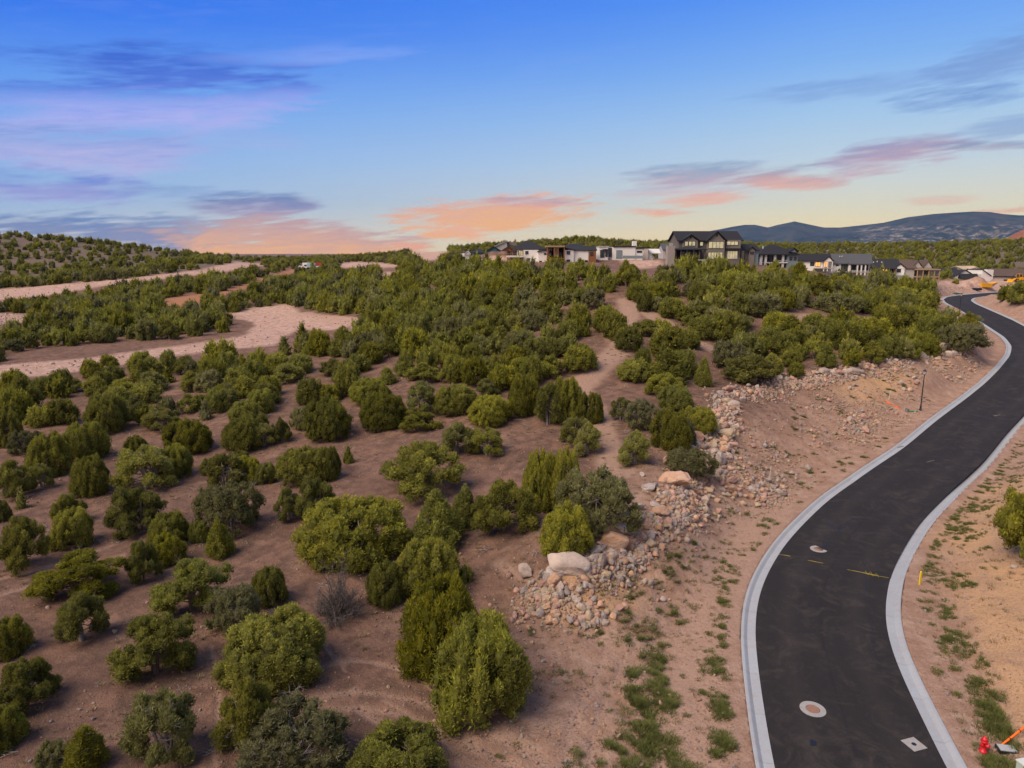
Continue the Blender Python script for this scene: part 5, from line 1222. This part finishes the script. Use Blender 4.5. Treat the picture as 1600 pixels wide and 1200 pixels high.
    def rail(s, x0, x1, yt, yb, y=-2.5, mat='trim'):
        X0, X1, Z0, Z1 = s.x(x0), s.x(x1), s.z(yb), s.z(yt)
        def f(b):
            b_box(b, X0, X1, y-.03, y+.03, Z1-.06, Z1); b_box(b, X0, X1, y-.03, y+.03, Z0, Z0+.05); n = max(2, int((X1-X0)/.5))
            for k in range(n+1): xx = X0+(X1-X0)*k/n; b_box(b, xx-.02, xx+.02, y-.02, y+.02, Z0+.05, Z1-.06)
        bm_obj('railing', f, HM[mat], s.e)
# --- the big black-roofed house -------------------------------------------------
h = House('large_house', 'three-storey dark grey house with black gables, lit windows and a stone porch', 'house', 1060, 415, 182)
h.wall('boardg', 1059, 1155, 377, 417, 0, 11); h.gable('roof', 1059, 1156, 362.6, 377, 0, 11, 'x', .5, 'boardg')
h.wall('grey', 1064.5, 1087, 376, 392, -1.2, .02); h.gable('roof', 1064.5, 1087, 368.5, 377, -1.2, 5, 'y', .5, 'grey')
h.wall('grey', 1102, 1128, 376, 417, -1.6, .02); h.gable('roof', 1102, 1128, 363.6, 377.5, -1.6, 5.2, 'y', .5, 'grey')
h.wall('grey', 1131, 1154, 376, 417, -.7, .02)
for a, b in ((1067,1071.5),(1073,1077),(1078,1082.5)): h.win(a, b, 378.5, 384.5, -1.2, 1)
h.win(1092.3, 1096.6, 379, 384.3, 0, 1); h.win(1103.2, 1125.8, 378.8, 388.3, -1.6, 1, 4); h.win(1103.2, 1124.8, 394.8, 404.3, -1.6, 1, 5)
h.win(1133, 1149.5, 378.2, 383.5, -.7, 1, 3); h.win(1134.5, 1149.5, 393, 404, -.7, 1, 4, 'wtrim'); h.box('awning', 'roof', 1131.5, 1153, 388.5, 391, -2.4, -.72)
for px_ in (1075, 1114.8): h.box('gable_vent', 'trim', px_-1, px_+1, 369.5 if px_ < 1100 else 366, 373 if px_ < 1100 else 370, -1.75 if px_ > 1100 else -1.35, -1.55 if px_ > 1100 else -1.15)
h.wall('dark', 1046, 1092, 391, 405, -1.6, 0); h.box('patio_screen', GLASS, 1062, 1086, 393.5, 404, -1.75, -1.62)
h.hip('roofb', 1046, 1092, 386.5, 390, -6, 0, .4); h.posts((1047,1055,1064,1074,1083,1091), 390.5, 405, -5.7, 'boardg'); h.box('deck', 'conc', 1045, 1102, 405, 407, -6.2, -.0); h.rail(1046, 1101, 401.5, 405, -6.0)
h.box('stone_pier', 'stone', 1086, 1092.8, 407, 419, -6.4, -5.0); h.posts((1046.5,1053,1062,1098), 407, 415, -5.8, 'boardg')
h.box('chimney', 'stone', 1034, 1045, 385, 419, -6.4, -4.2); h.box('chimney_cap', 'conc', 1038, 1042.5, 381, 384.8, -5.7, -4.9)
h.win(1047, 1051, 408, 414, -.02, 0); h.win(1078, 1086, 409, 414, -.02, 1); h.win(1106, 1112, 408.5, 416, -1.6, 0)
h.wall('boardg', 1155.2, 1176, 393, 417, 1.5, 9); h.wall('grey', 1170.5, 1178.5, 391, 407, .4, 1.5); h.gable('roof', 1154, 1186, 382.8, 392, 1.5, 9, 'x', .4, 'boardg'); h.gable('roof', 1169, 1179.5, 386.5, 392, .4, 4, 'y', .3, 'grey')
h.win(1155.5, 1157.3, 393.8, 397, 1.5, 1); h.win(1172, 1177, 394, 397, .4, 0); h.posts((1161,), 392, 417, 1.2, 'grey', .35); h.wall('greyb', 1179, 1186, 397, 417, 1.0, 8.5)
# --- blue-grey house with the covered porch ------------------------------------
h = House('house', 'blue-grey house with wide black hip roof and white porch pillars beside the large dark house', 'house', 1186, 417, 192)
h.wall('greyb', 1229, 1245, 398, 418, 0, 10); h.wall('greyb', 1186, 1229, 398, 418, 3, 10); h.hip('roof', 1186, 1245, 382.5, 397.5, 0, 11, .5, 5); h.gable('roof', 1233, 1243, 388.5, 394, -.2, 4, 'y', .3, 'greyb')
h.posts((1189,1196,1210.5,1223), 397.5, 417, .3, 'wtrim', .28); h.win(1199, 1208, 399, 407, 2.98, 0, 2); h.win(1213, 1222, 399, 407, 2.98, 0, 2); h.win(1233, 1236.5, 402, 406.5, -.01, 0); h.win(1239.5, 1243, 402, 406.5, -.01, 0)
h.box('deck', 'wtrim', 1196, 1230, 410, 411.3, -.2, 3); h.rail(1210, 1230, 407, 410, -.1, 'wtrim'); h.box('roof_vent', 'wtrim', 1195, 1196, 385, 389, 2.5, 2.9); h.win(1199, 1206, 412, 416, 2.98, 0, 2)
# --- row of white gabled houses to the right ------------------------------------
h = House('house', 'low white house with black roof and an orange-lit entry porch', 'house', 1246, 421, 204, -16)
h.wall('white', 1246, 1292, 408, 421, 0, 9); h.gable('roof', 1245, 1291, 398, 408, 0, 9, 'x', .4, 'white'); h.gable('roof', 1280, 1292, 401, 408, -2.6, 4, 'y', .3, 'white')
h.win(1263.5, 1268.5, 410, 415, 0, 0); h.win(1270.5, 1277, 410, 416, 0, 2, 2); h.win(1281.5, 1287.5, 409, 417, 0, 2, 2); h.posts((1280.5,1285.5,1291.5), 408, 418, -2.4, 'wtrim'); h.box('deck', 'conc', 1268, 1292, 418, 419.5, -2.6, 0)
h = House('house', 'white house with long grey shingle roof and a curved-down gable end', 'house', 1284, 426, 208, -22)
h.wall('white', 1284, 1345, 412, 426, 0, 11); h.gable('roofg', 1284, 1346, 398, 412, 0, 11, 'x', .5, 'white'); 
h.win(1309, 1317, 413, 423, -.01, 0, 2); h.win(1302, 1305, 414, 415.2, -.01, 0); h.posts((1319,1329,1334,1339), 412, 424, -2.2, 'wtrim', .18); h.gable('roofg', 1318, 1344, 409.5, 412.3, -2.4, 0, 'x', .2); h.win(1322, 1327.5, 414, 421, -.01, 0, 2); h.win(1331, 1333, 415, 421, -.01, 0); h.win(1336, 1343, 414, 421, -.01, 0, 2)
h.box('deck', 'conc', 1308, 1345, 423.5, 425, -2.4, 0); h.box('roof_vent', 'wtrim', 1306, 1306.8, 400, 402, 2.4, 2.7); h.box('roof_vent', 'wtrim', 1309, 1309.8, 400, 402, 2.4, 2.7)
h = House('house', 'white house with black roof, long shaded patio and small front gable', 'house', 1341, 431, 216, -18)
h.wall('white', 1341, 1403, 418, 430, 0, 10); h.gable('roofb', 1341, 1394, 406, 418.5, 0, 10, 'x', .5, 'white'); h.gable('roofb', 1387, 1401, 412, 419, -1.4, 4, 'y', .35, 'white'); h.wall('white', 1388, 1400, 418, 430, -1.3, 0)
h.box('patio_shade_panel', 'dark', 1359, 1387, 420, 428.5, -.06, -.02); h.posts((1358,1373,1387), 419, 429, -2.6, 'wood'); h.gable('roofb', 1357, 1388, 417, 419.3, -2.8, 0, 'x', .2); h.win(1371, 1378, 420.5, 426, -.1, 2, 1); h.win(1390.5, 1395, 420, 424.5, -1.32, 0, 2); h.win(1353, 1355, 420, 424.5, -.01, 0)  # flat dark panel on the wall stands for the patio's shade
h.box('retaining_wall', 'greyb', 1350, 1403, 429, 433, -3.4, -2.9); h.box('roof_vent', 'wtrim', 1361, 1362, 409, 411, 2.3, 2.6); h.box('roof_vent', 'wtrim', 1366, 1367, 408, 410, 2.6, 2.9); h.box('roof_vent', 'wtrim', 1372, 1373, 409, 411, 2.3, 2.6)
h = House('house', 'unfinished pale grey house with brown roofs, twin peaked gables and a raw timber deck', 'house', 1396, 437, 226, -8)
h.wall('stone2', 1396, 1425, 419, 437, 0, 9); h.gable('brownroof', 1392, 1426, 407, 419.5, 0, 9, 'x', .4, 'stone2'); h.wall('stone2', 1424, 1452, 416, 437, 1.5, 9)
h.gable('brownroof', 1424, 1438, 408.3, 418, 1.3, 6, 'y', .3, 'stone2'); h.gable('brownroof', 1440, 1452, 408.3, 418, 1.3, 6, 'y', .3, 'stone2'); h.gable('brownroof', 1428, 1449, 409, 417, 3, 10, 'x', .2)
h.posts((1425,1433,1441,1449,1456), 421, 437, -2.4, 'post'); h.box('deck_roof', 'post', 1424, 1457, 420, 421.8, -2.8, 1.4); h.box('deck', 'post', 1424, 1457, 431.5, 433, -2.6, 1.4); h.rail(1425, 1456, 429, 431.5, -2.5, 'post')
h.win(1428, 1434, 423, 430, 1.48, 0, 2); h.win(1441, 1448, 423, 430, 1.48, 0, 2); h.win(1407, 1412, 423.5, 424.8, -.01, 0)
h = House('house', 'low dark-roofed house tucked between the unfinished house and the spoil heaps', 'house', 1459, 436, 268)
h.wall('greyb', 1459, 1492, 430, 437, 0, 9); h.gable('roofb', 1458, 1482, 420, 427, 5, 12, 'x', .4); h.hip('roofb', 1459, 1493, 425, 430.5, 0, 9, .4); h.win(1463, 1469, 431.5, 435.5, -.01, 0, 2); h.win(1476, 1480, 431.5, 436, -.01, 0); h.win(1484, 1488, 431.5, 436, -.01, 0); h.box('roof_vent', 'wtrim', 1489, 1490.5, 423, 425, 3, 3.4)
h = House('house', 'white gable wall with charcoal roofs behind the largest spoil heap', 'house', 1489, 438, 275)
h.gable('roofb', 1486, 1512, 420, 432, 4, 13, 'x', .3, 'white'); h.wall('white', 1492, 1521, 431, 438, 0, 6); h.gable('roofb', 1492, 1521, 422.5, 431, 0, 7, 'y', .4, 'white'); h.gable('roofb', 1512, 1534, 423, 431.5, 1, 9, 'x', .3, 'white'); h.wall('roofb', 1497, 1534, 430.5, 438, -1.5, 0); h.gable('roofb', 1497, 1522, 428.5, 436, -2, 0, 'x', .3)
h = House('house', 'tall white gabled house with black roof standing behind the orange heap', 'house', 1533, 437, 272, 10)
h.wall('white', 1533, 1550, 429, 438, 0, 8); h.shed('roofb', 1533, 1549, 421.5, 432, -.1, 7, 'white', 438); h.wall('white', 1549.2, 1561, 422, 435, 2, 9); h.gable('roofb', 1535, 1553, 421, 430, 2, 9, 'x', .3); h.gable('tan', 1532, 1563, 417.5, 422, 9, 17, 'x', .3, 'tan'); h.gable('tan', 1543, 1555, 418, 421.5, 7.5, 12, 'y', .2, 'white')
h = House('house', 'long low beige building with brown roof and slot windows at the photo edge', 'house', 1548, 441, 276)
h.wall('cream', 1548, 1625, 433, 440, 0, 12); h.gable('brownroof', 1563, 1625, 421.5, 432, 3, 13, 'x', .3, 'cream'); h.box('fascia', 'trim', 1548, 1625, 432, 433.2, -.4, 12.2); h.gable('brownroof', 1580, 1590, 427.5, 432, -.3, 4, 'y', .3, 'cream')
h.win(1568, 1574, 437, 438.8, -.01, 0, 2); h.win(1580.5, 1585.5, 437, 438.8, -.01, 0, 2); h.gable('roofb', 1594, 1618, 423, 429, 5, 12, 'x', .3, 'white')
# --- houses to the left of the large house ---------------------------------------
h = House('house', 'small white gable and long dark roofs, the farthest of the ridge houses', 'house', 716, 402, 260)
h.wall('white', 716, 735, 396, 402, 0, 8); h.gable('roofb', 713, 734, 394.5, 398.5, 2, 10, 'x', .3, 'greyb'); h.gable('wtrim', 727, 734, 392.8, 397.5, -.5, 4, 'y', .3, 'white'); h.hip('roofb', 735, 757, 388.5, 394.5, 4, 12, .3); h.wall('teal', 737, 756, 394, 401, 4.2, 11.5); h.win(719, 722, 398, 400.5, -.01, 0)
h = House('house', 'teal gabled house under construction with a pale angular roofed wing behind', 'house', 760, 402, 225)
h.wall('teal', 760, 783, 393.5, 402, 0, 8); h.gable('roofb', 760, 783, 386, 393.5, 0, 8, 'y', .4, 'teal'); h.shed('stone2', 772, 792, 386, 376.5, 6, 12, 'stone2', 402); h.gable('brownroof', 792, 806, 379, 384, 8, 14, 'x', .3, 'stone2')
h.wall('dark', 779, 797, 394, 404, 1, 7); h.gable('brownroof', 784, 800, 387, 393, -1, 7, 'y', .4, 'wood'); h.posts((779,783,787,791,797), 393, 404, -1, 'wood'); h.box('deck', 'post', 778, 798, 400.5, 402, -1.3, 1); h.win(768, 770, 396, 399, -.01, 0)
h = House('house', 'two-storey white house with black hip roof and open timber balcony at its left end', 'house', 793, 411, 206)
h.wall('white', 800, 841, 390.5, 412, 0, 10); h.hip('roofb', 798, 853, 376.5, 390, 0, 11, .5, 5); h.gable('brownroof', 790, 800, 385, 392, -2.6, 4, 'y', .4, 'wood')
h.wall('white', 818, 841, 391, 412, -1.2, 0); h.posts((793,798,803,810,817), 390, 411, -2.2, 'wood'); h.box('balcony', 'wtrim', 791, 818, 399.5, 402, -2.6, 0); h.rail(792, 817, 396.6, 399.5, -2.4, 'post')
h.win(793.5, 798.5, 393, 399, .0, 0, 1); h.win(802, 807, 392.5, 399, -.01, 0, 2); h.win(811, 816.5, 392, 399, -.01, 1, 2); h.win(821, 825, 393, 397, -1.21, 0, 2); h.win(823, 827.5, 404, 408.5, -1.21, 0, 2); h.win(803, 807, 404, 409, -.01, 0, 2); h.win(811, 815.5, 404, 408.5, -.01, 0, 2)
h = House('house', 'modern white house with flat cedar canopy, timber corner and black roofs', 'house', 841, 411, 202)
h.shed('roofb', 841, 855, 394, 391.5, 0, 8, 'white', 411); h.wall('white', 881, 896, 391, 412, -.6, 9); h.shed('roofb', 881, 897, 387.5, 391.5, -.6, 9); h.wall('white', 896, 919.2, 392, 411, 0, 9); h.wall('wood', 919.4, 931, 392.5, 405.5, -.2, 9); h.wall('conc', 919.4, 931, 405.5, 411, 0, 9)
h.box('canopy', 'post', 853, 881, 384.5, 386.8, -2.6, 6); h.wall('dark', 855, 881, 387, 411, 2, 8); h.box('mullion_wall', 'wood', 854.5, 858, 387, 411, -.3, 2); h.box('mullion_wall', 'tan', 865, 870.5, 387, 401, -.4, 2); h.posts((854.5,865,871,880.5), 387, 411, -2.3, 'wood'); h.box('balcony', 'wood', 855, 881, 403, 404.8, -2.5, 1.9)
h.win(857, 863.5, 388, 392.8, 1.9, 0, 2); h.win(857, 861, 395, 400, -.32, 0, 2); h.win(872, 879.5, 395, 401.5, 1.9, 0, 2); h.win(885.5, 890, 392.8, 397.5, -.62, 0); h.win(885.5, 890, 406, 408.5, -.62, 0); h.win(850, 853, 396, 398, -.01, 0); h.win(922, 926, 394.5, 399, -.22, 0); h.win(914, 918, 407, 410, -.01, 0, 2); h.win(856, 860, 406, 411, -.32, 0); h.win(843, 846, 408, 410.5, -.01, 0)
h.hip('roofb', 873, 931, 380.5, 388.5, 8, 20, .4, 5); h.gable('roofb', 886, 931, 387, 391.5, 0, 9, 'x', .3)
h = House('house', 'white cubic house with tall glazing and a dark garage door', 'house', 936, 403, 214)
h.wall('white', 936, 950, 386.5, 403, 0, 8); h.box('roof', 'wtrim', 935.5, 950.5, 385.5, 386.4, -.2, 8.2); h.wall('stone2', 950.2, 957, 386, 402, 1, 7); h.wall('white', 957, 993, 386.5, 401.5, .5, 9); h.box('roof', 'roofb', 958, 994, 384.6, 386.3, .2, 9.2); h.win(938, 944, 391, 402, -.01, 0, 2); h.win(951, 956, 388, 401, .98, 0, 2)
h.box('garage_door', 'greyb', 963, 972.5, 391, 404, .40, .48); h.box('awning', 'trim', 941, 950, 389.5, 391, -1.2, 0); h.box('chimney', 'white', 990, 996, 377, 386, 2, 4); h.win(946, 949, 391, 401, -.01, 0); h.wall('white', 993, 1004.5, 389, 401, .8, 9); h.box('roof', 'roofb', 993, 1005, 387.4, 388.8, .5, 9.2); h.win(996, 1003, 392.5, 394.5, .78, 0); h.box('retaining_wall', 'greyb', 972, 1003, 399.5, 404, -1.4, -1)
h = House('house', 'white boxes with a peach-lit wall just left of the large dark house', 'house', 1000, 405, 222)
h.wall('white', 1004, 1007.5, 388.5, 402, 0, 6); h.wall('cream', 1005.5, 1012, 388.5, 401, -.3, 5); h.box('roof', 'roofb', 1000, 1016, 386.5, 388.4, -.4, 6.2); h.shed('wtrim', 1012, 1022, 390, 404, 1, 5, 'white', 405); h.gable('wtrim', 1018, 1034, 390, 396, 3, 9, 'x', .2, 'stone2')
h = House('house', 'house with a row of slanted grey roof panels behind the stone chimney', 'house', 1035, 402, 240)
h.wall('stone2', 1036, 1062, 390, 403, 0, 8); h.gable('roofg', 1036, 1062, 381.5, 390.5, 0, 9, 'x', .3, 'stone2'); h.win(1040, 1044, 393, 397, -.01, 1); h.win(1050, 1054, 393, 397, -.01, 0)
# the two buildings far away on the hills
h = House('house', 'tiny pale hut on the distant wooded slope beyond the brown clearing', 'hut', 1297, 396, 470, 0, None); h.wall('white', 1297, 1300, 392.5, 394.5, 0, 5); h.gable('wtrim', 1296.8, 1300.2, 391.2, 392.6, 0, 5, 'x', .3, 'white')
# ================================================================ machines and vehicles
yel = plain('machine_yellow', (.72,.36,.01), .5, .15, 4); tyre = plain('tyre_rubber', (.02,.02,.02), .9)
def wheel(parent, x, y, r, w=.5):
    o = bm_obj('wheel', lambda b: b_lathe(b, [(r*.6,y-w/2),(r,y-w/2+.06),(r,y+w/2-.06),(r*.6,y+w/2)], 14, axis='y', o=(x,0,r)), tyre, parent); bm_obj('rim', lambda b: b_lathe(b, [(r*.5,y-w/2-.02),(r*.5,y+w/2+.02)], 12, axis='y', o=(x,0,r)), yel, o)
c0 = gpos(1590, 441); e = empty('wheel_loader', 'yellow wheel loader parked before the beige building', 'loader', c0, .15)
bm_obj('body', lambda b: (b_prism(b, [(.2,.9),(3.4,.9),(3.5,1.7),(3.1,2.0),(.2,2.1)], -1.0, 1.0), b_prism(b, [(-2.2,.8),(.2,.8),(.2,1.5),(-1.6,1.4)], -.7, .7)), yel, e)
cb = bm_obj('cab', lambda b: (b_box(b, -.3, 1.2, -.75, .75, 3.2, 3.32), [b_box(b, x0, x0+.1, y0, y0+.1, 2.1, 3.2) for x0 in (-.3, 1.1) for y0 in (-.75, .65)]), yel, e); bm_obj('cab_glass', lambda b: b_box(b, -.22, 1.12, -.68, .68, 2.1, 3.19), GLASS, cb)
for sx_ in (-1.4, 2.4):
    for sy_ in (-1.05, 1.05): wheel(e, sx_, sy_, .78)
bm_obj('lift_arm', lambda b: [b_prism(b, [(-.2,1.5),(-.2,1.8),(-3.2,.75),(-3.2,.45)], s, s+.18) for s in (-.6,.42)], yel, e); bm_obj('bucket', lambda b: b_prism(b, [(-3.1,.3),(-3.1,1.2),(-3.3,1.25),(-3.45,.5),(-4.3,.15),(-4.3,.05),(-3.4,.05)], -1.4, 1.4), yel, e)
c0 = gpos(1541, 449); e = empty('dump_body', 'yellow steel dump body with a raised tail resting beside the heap', 'dump body', c0, .1)
bm_obj('tub', lambda b: b_prism(b, [(-2.6,.25),(1.0,.15),(3.2,1.5),(3.4,2.0),(1.4,1.5),(-2.7,1.7)], -1.1, 1.1), yel, e); bm_obj('liner', lambda b: b_prism(b, [(1.2,.32),(3.1,1.52),(3.25,1.85),(1.45,1.4)], -1.14, -1.101), rust, e); bm_obj('rib', lambda b: [b_box(b, x_, x_+.12, -1.16, -1.101, .3, 1.5) for x_ in (-2, -.9, .2)], yel, e)
c0 = gpos(1525, 453.5); bm_obj('culvert_pipe', lambda b: b_lathe(b, [(.42,-2.0),(.48,-2.0),(.48,2.0),(.42,2.0),(.42,1.2)], 16, axis='x', o=(0,0,.46)), blackm, None, loc=c0, rot=(0,0,.15), label='black culvert pipe lying on the graded dirt by the far road end', category='pipe')
c0 = gpos(1492, 459); bm_obj('green_tarp', lambda b: (b_prism(b, [(-1.5,0),(1.6,0),(1.5,.35),(.2,.5),(-1.4,.3)], -.6, .6), b_box(b, -4.2, -1.5, -.15, .05, .02, .14)), plain('green_tarp', (.05,.13,.10), .8), None, loc=c0, label='dark green tarp bundle with a pole beside the far kerb', category='tarp')
def truck(px, py, label, body, boxc, L=6.5, cat='truck'):
    g = ground_at(px, py); e = empty('parked_truck', label, cat, (g[0], g[1], float(hlook(g[0], g[1])) + .1), .05, 'vehicles parked in the valley')
    bm_obj('cab', lambda b: b_prism(b, [(0,.5),(2.0,.5),(2.0,2.3),(.9,2.3),(.5,1.5),(0,1.3)], -1, 1), body, e); bm_obj('windscreen', lambda b: b_box(b, .7, 1.9, -1.03, -1.003, 1.5, 2.2), GLASS, e)
    bm_obj('cargo_box', lambda b: b_box(b, 2.15, L, -1.15, 1.15, .9, 2.9), boxc, e)
    for x_ in (.9, L-1.2):
        for y_ in (-.95, .95): bm_obj('wheel', lambda b: b_lathe(b, [(.45,y_-.15),(.45,y_+.15)], 12, axis='y', o=(x_,0,.45)), tyre, e)
redp = plain('vehicle_red', (.45,.06,.03), .5); bluep = plain('pale_blue_paint', (.35,.50,.58), .5)
truck(467, 420, 'white box truck at the head of the parked vehicles in the valley', whitem, whitem, 7.5)
truck(474, 421, 'pale blue and white truck behind the box truck', whitem, bluep, 6)
truck(485, 420, 'orange-red truck between the white truck and the pale stacks', redp, redp, 6)
for i, (px, py, w) in enumerate([(494,421.5,4.5),(500,421,5),(506,420.5,5),(527,417.5,3)]):
    g = ground_at(px, py); lb = ['pale stack of pipes just past the red truck', 'middle pale stack of pipes in the valley yard', 'pale stack of pipes nearest the graded pad', 'small blue container on the edge of the graded pad'][i]
    bm_obj('pipe_stack' if i < 3 else 'storage_box', lambda b: ([b_lathe(b, [(.3,-w/2),(.3,w/2)], 8, axis='x', o=(0,(r_-1)*.62+.31*(l_%2),.3+l_*.54)) for l_ in range(3) for r_ in range(4-l_)] if i < 3 else b_box(b, -w/2, w/2, -1.2, 1.2, 0, 2)), plain('pale_pipes', (.48,.55,.58), .6) if i < 3 else bluep,
           None, loc=(g[0], g[1], float(hlook(g[0], g[1]))), rot=(0,0,.1*i), label=lb, category='pipe stack' if i < 3 else 'container')
# ================================================================ mountains on the horizon
Mm = Mat('mountain_slopes', .95, .05); hz = Mm.attr('cliff'); rd = Mm.attr('redrock')
mc = Mm.mix(Mm.ramp(Mm.noise(.0016, 6, .65), [(.4, 0.), (.6, 1.)]), rgb(.018,.032,.040), rgb(.044,.056,.064))  # slopes tinted bluer, with some distance haze put into the colour
mc = Mm.mix(Mm.ramp(Mm.noise(.006, 5, .7), [(.45, 0.), (.65, .6)]), mc, rgb(.085,.078,.072))
mc = Mm.mix(Mm.math('MULTIPLY', hz, Mm.ramp(Mm.noise(.012, 5, .75), [(.50, 0.), (.60, .8)])), mc, rgb(.36,.31,.27))
mc = Mm.mix(rd, mc, Mm.mix(Mm.noise(.03, 5, .7), rgb(.16,.055,.035), rgb(.34,.16,.10)))
Mm.color(mc)
def range_mesh(name, prof, R0, R1, base_py, seed, rough, red=False):
    az = np.linspace(azel(prof[0][0], 395)[0], azel(prof[-1][0], 395)[0], 700); pxs = 800 + F*np.tan(az)
    ys = np.interp(pxs, [p[0] for p in prof], [p[1] for p in prof]); rows = 90; V = []; cl = []
    for j in range(rows):
        t = j/(rows-1); R = R0 + (R1-R0)*t
        for i, a in enumerate(az):
            el = (395.0 - ys[i])/F * math.cos(a); zt = CAM_Z + R1*math.tan(el); zb = -20
            x, y = R*math.sin(a), R*math.cos(a)
            V.append((x, y, 0)); 
            cl.append((t, zt, zb))
    V = np.array(V); c = np.array(cl); t = c[:, 0]
    n = 1 - 2*np.abs(fbm(V[:, 0], V[:, 1], rough, 7, seed)); n = (n - .75)
    prof_t = t ** .8 * (1 - .35*np.sin(t*math.pi)) 
    V[:, 2] = c[:, 2] + (c[:, 1]-c[:, 2])*prof_t + n*(c[:, 1]-c[:, 2])*.62*np.sin(np.clip(t, 0, 1)*math.pi)**.8
    n_ = len(az); Fq = [(j*n_+i, j*n_+i+1, (j+1)*n_+i+1, (j+1)*n_+i) for j in range(rows-1) for i in range(n_-1)]
    V2 = V[-n_:].copy(); V2[:, :2] *= 1.12; V2[:, 2] = -20; b0 = len(V); V = np.vstack([V, V2]); Fq += [((rows-1)*n_+i, (rows-1)*n_+i+1, b0+i+1, b0+i) for i in range(n_-1)]
    me = mesh_from(name, V, Fq, [Mm.m], True); hh = V[:, 2]; up = np.interp(hh, [0, 90, 130, 190, 235, 270, 330, 420], [0, 0, 1, .7, .2, .9, .1, 0]); px_all = 800 + F*V[:, 0]/V[:, 1]
    attr(me, 'cliff', up * sstep(1280, 1380, px_all) if not red else up*0); attr(me, 'redrock', np.full(len(V), 1.0 if red else 0.0))
    link(name, me, kind='structure')
range_mesh('mountains', [(880,392),(1000,381),(1030,377),(1050,372),(1080,366),(1115,360),(1135,356),(1155,353),(1170,353),(1190,357),(1205,353),(1230,348),(1245,351),(1275,357),(1300,357),(1330,354),(1365,350),(1400,342),(1440,337),(1470,335),(1500,333.5),(1525,334),(1545,337),(1570,339),(1600,339),(1700,336),(1850,342),(2000,360)], 6500, 9500, 380, 200, 1100)
range_mesh('red_hills', [(1520,392),(1550,378),(1562,369),(1575,362),(1590,356),(1605,353),(1650,350),(1750,352),(1850,370)], 2200, 2900, 380, 220, 500, True)
# ================================================================ air
hm = bpy.data.materials.new('haze'); hm.use_nodes = True; hn = hm.node_tree; hn.nodes.clear(); pv = hn.nodes.new('ShaderNodeVolumePrincipled')
pv.inputs['Color'].default_value = (.27,.52,1.0,1); pv.inputs['Density'].default_value = HAZE; pv.inputs['Anisotropy'].default_value = 0.0
ho = hn.nodes.new('ShaderNodeOutputMaterial'); hn.links.new(pv.outputs[0], ho.inputs['Volume'])
o = bm_obj('haze', lambda b: b_box(b, -13500, 13500, -13500, 13500, -60, 900), hm, None, kind='stuff')
scene.cycles.volume_bounces = 0; scene.cycles.max_bounces = 8; scene.cycles.transparent_max_bounces = 8
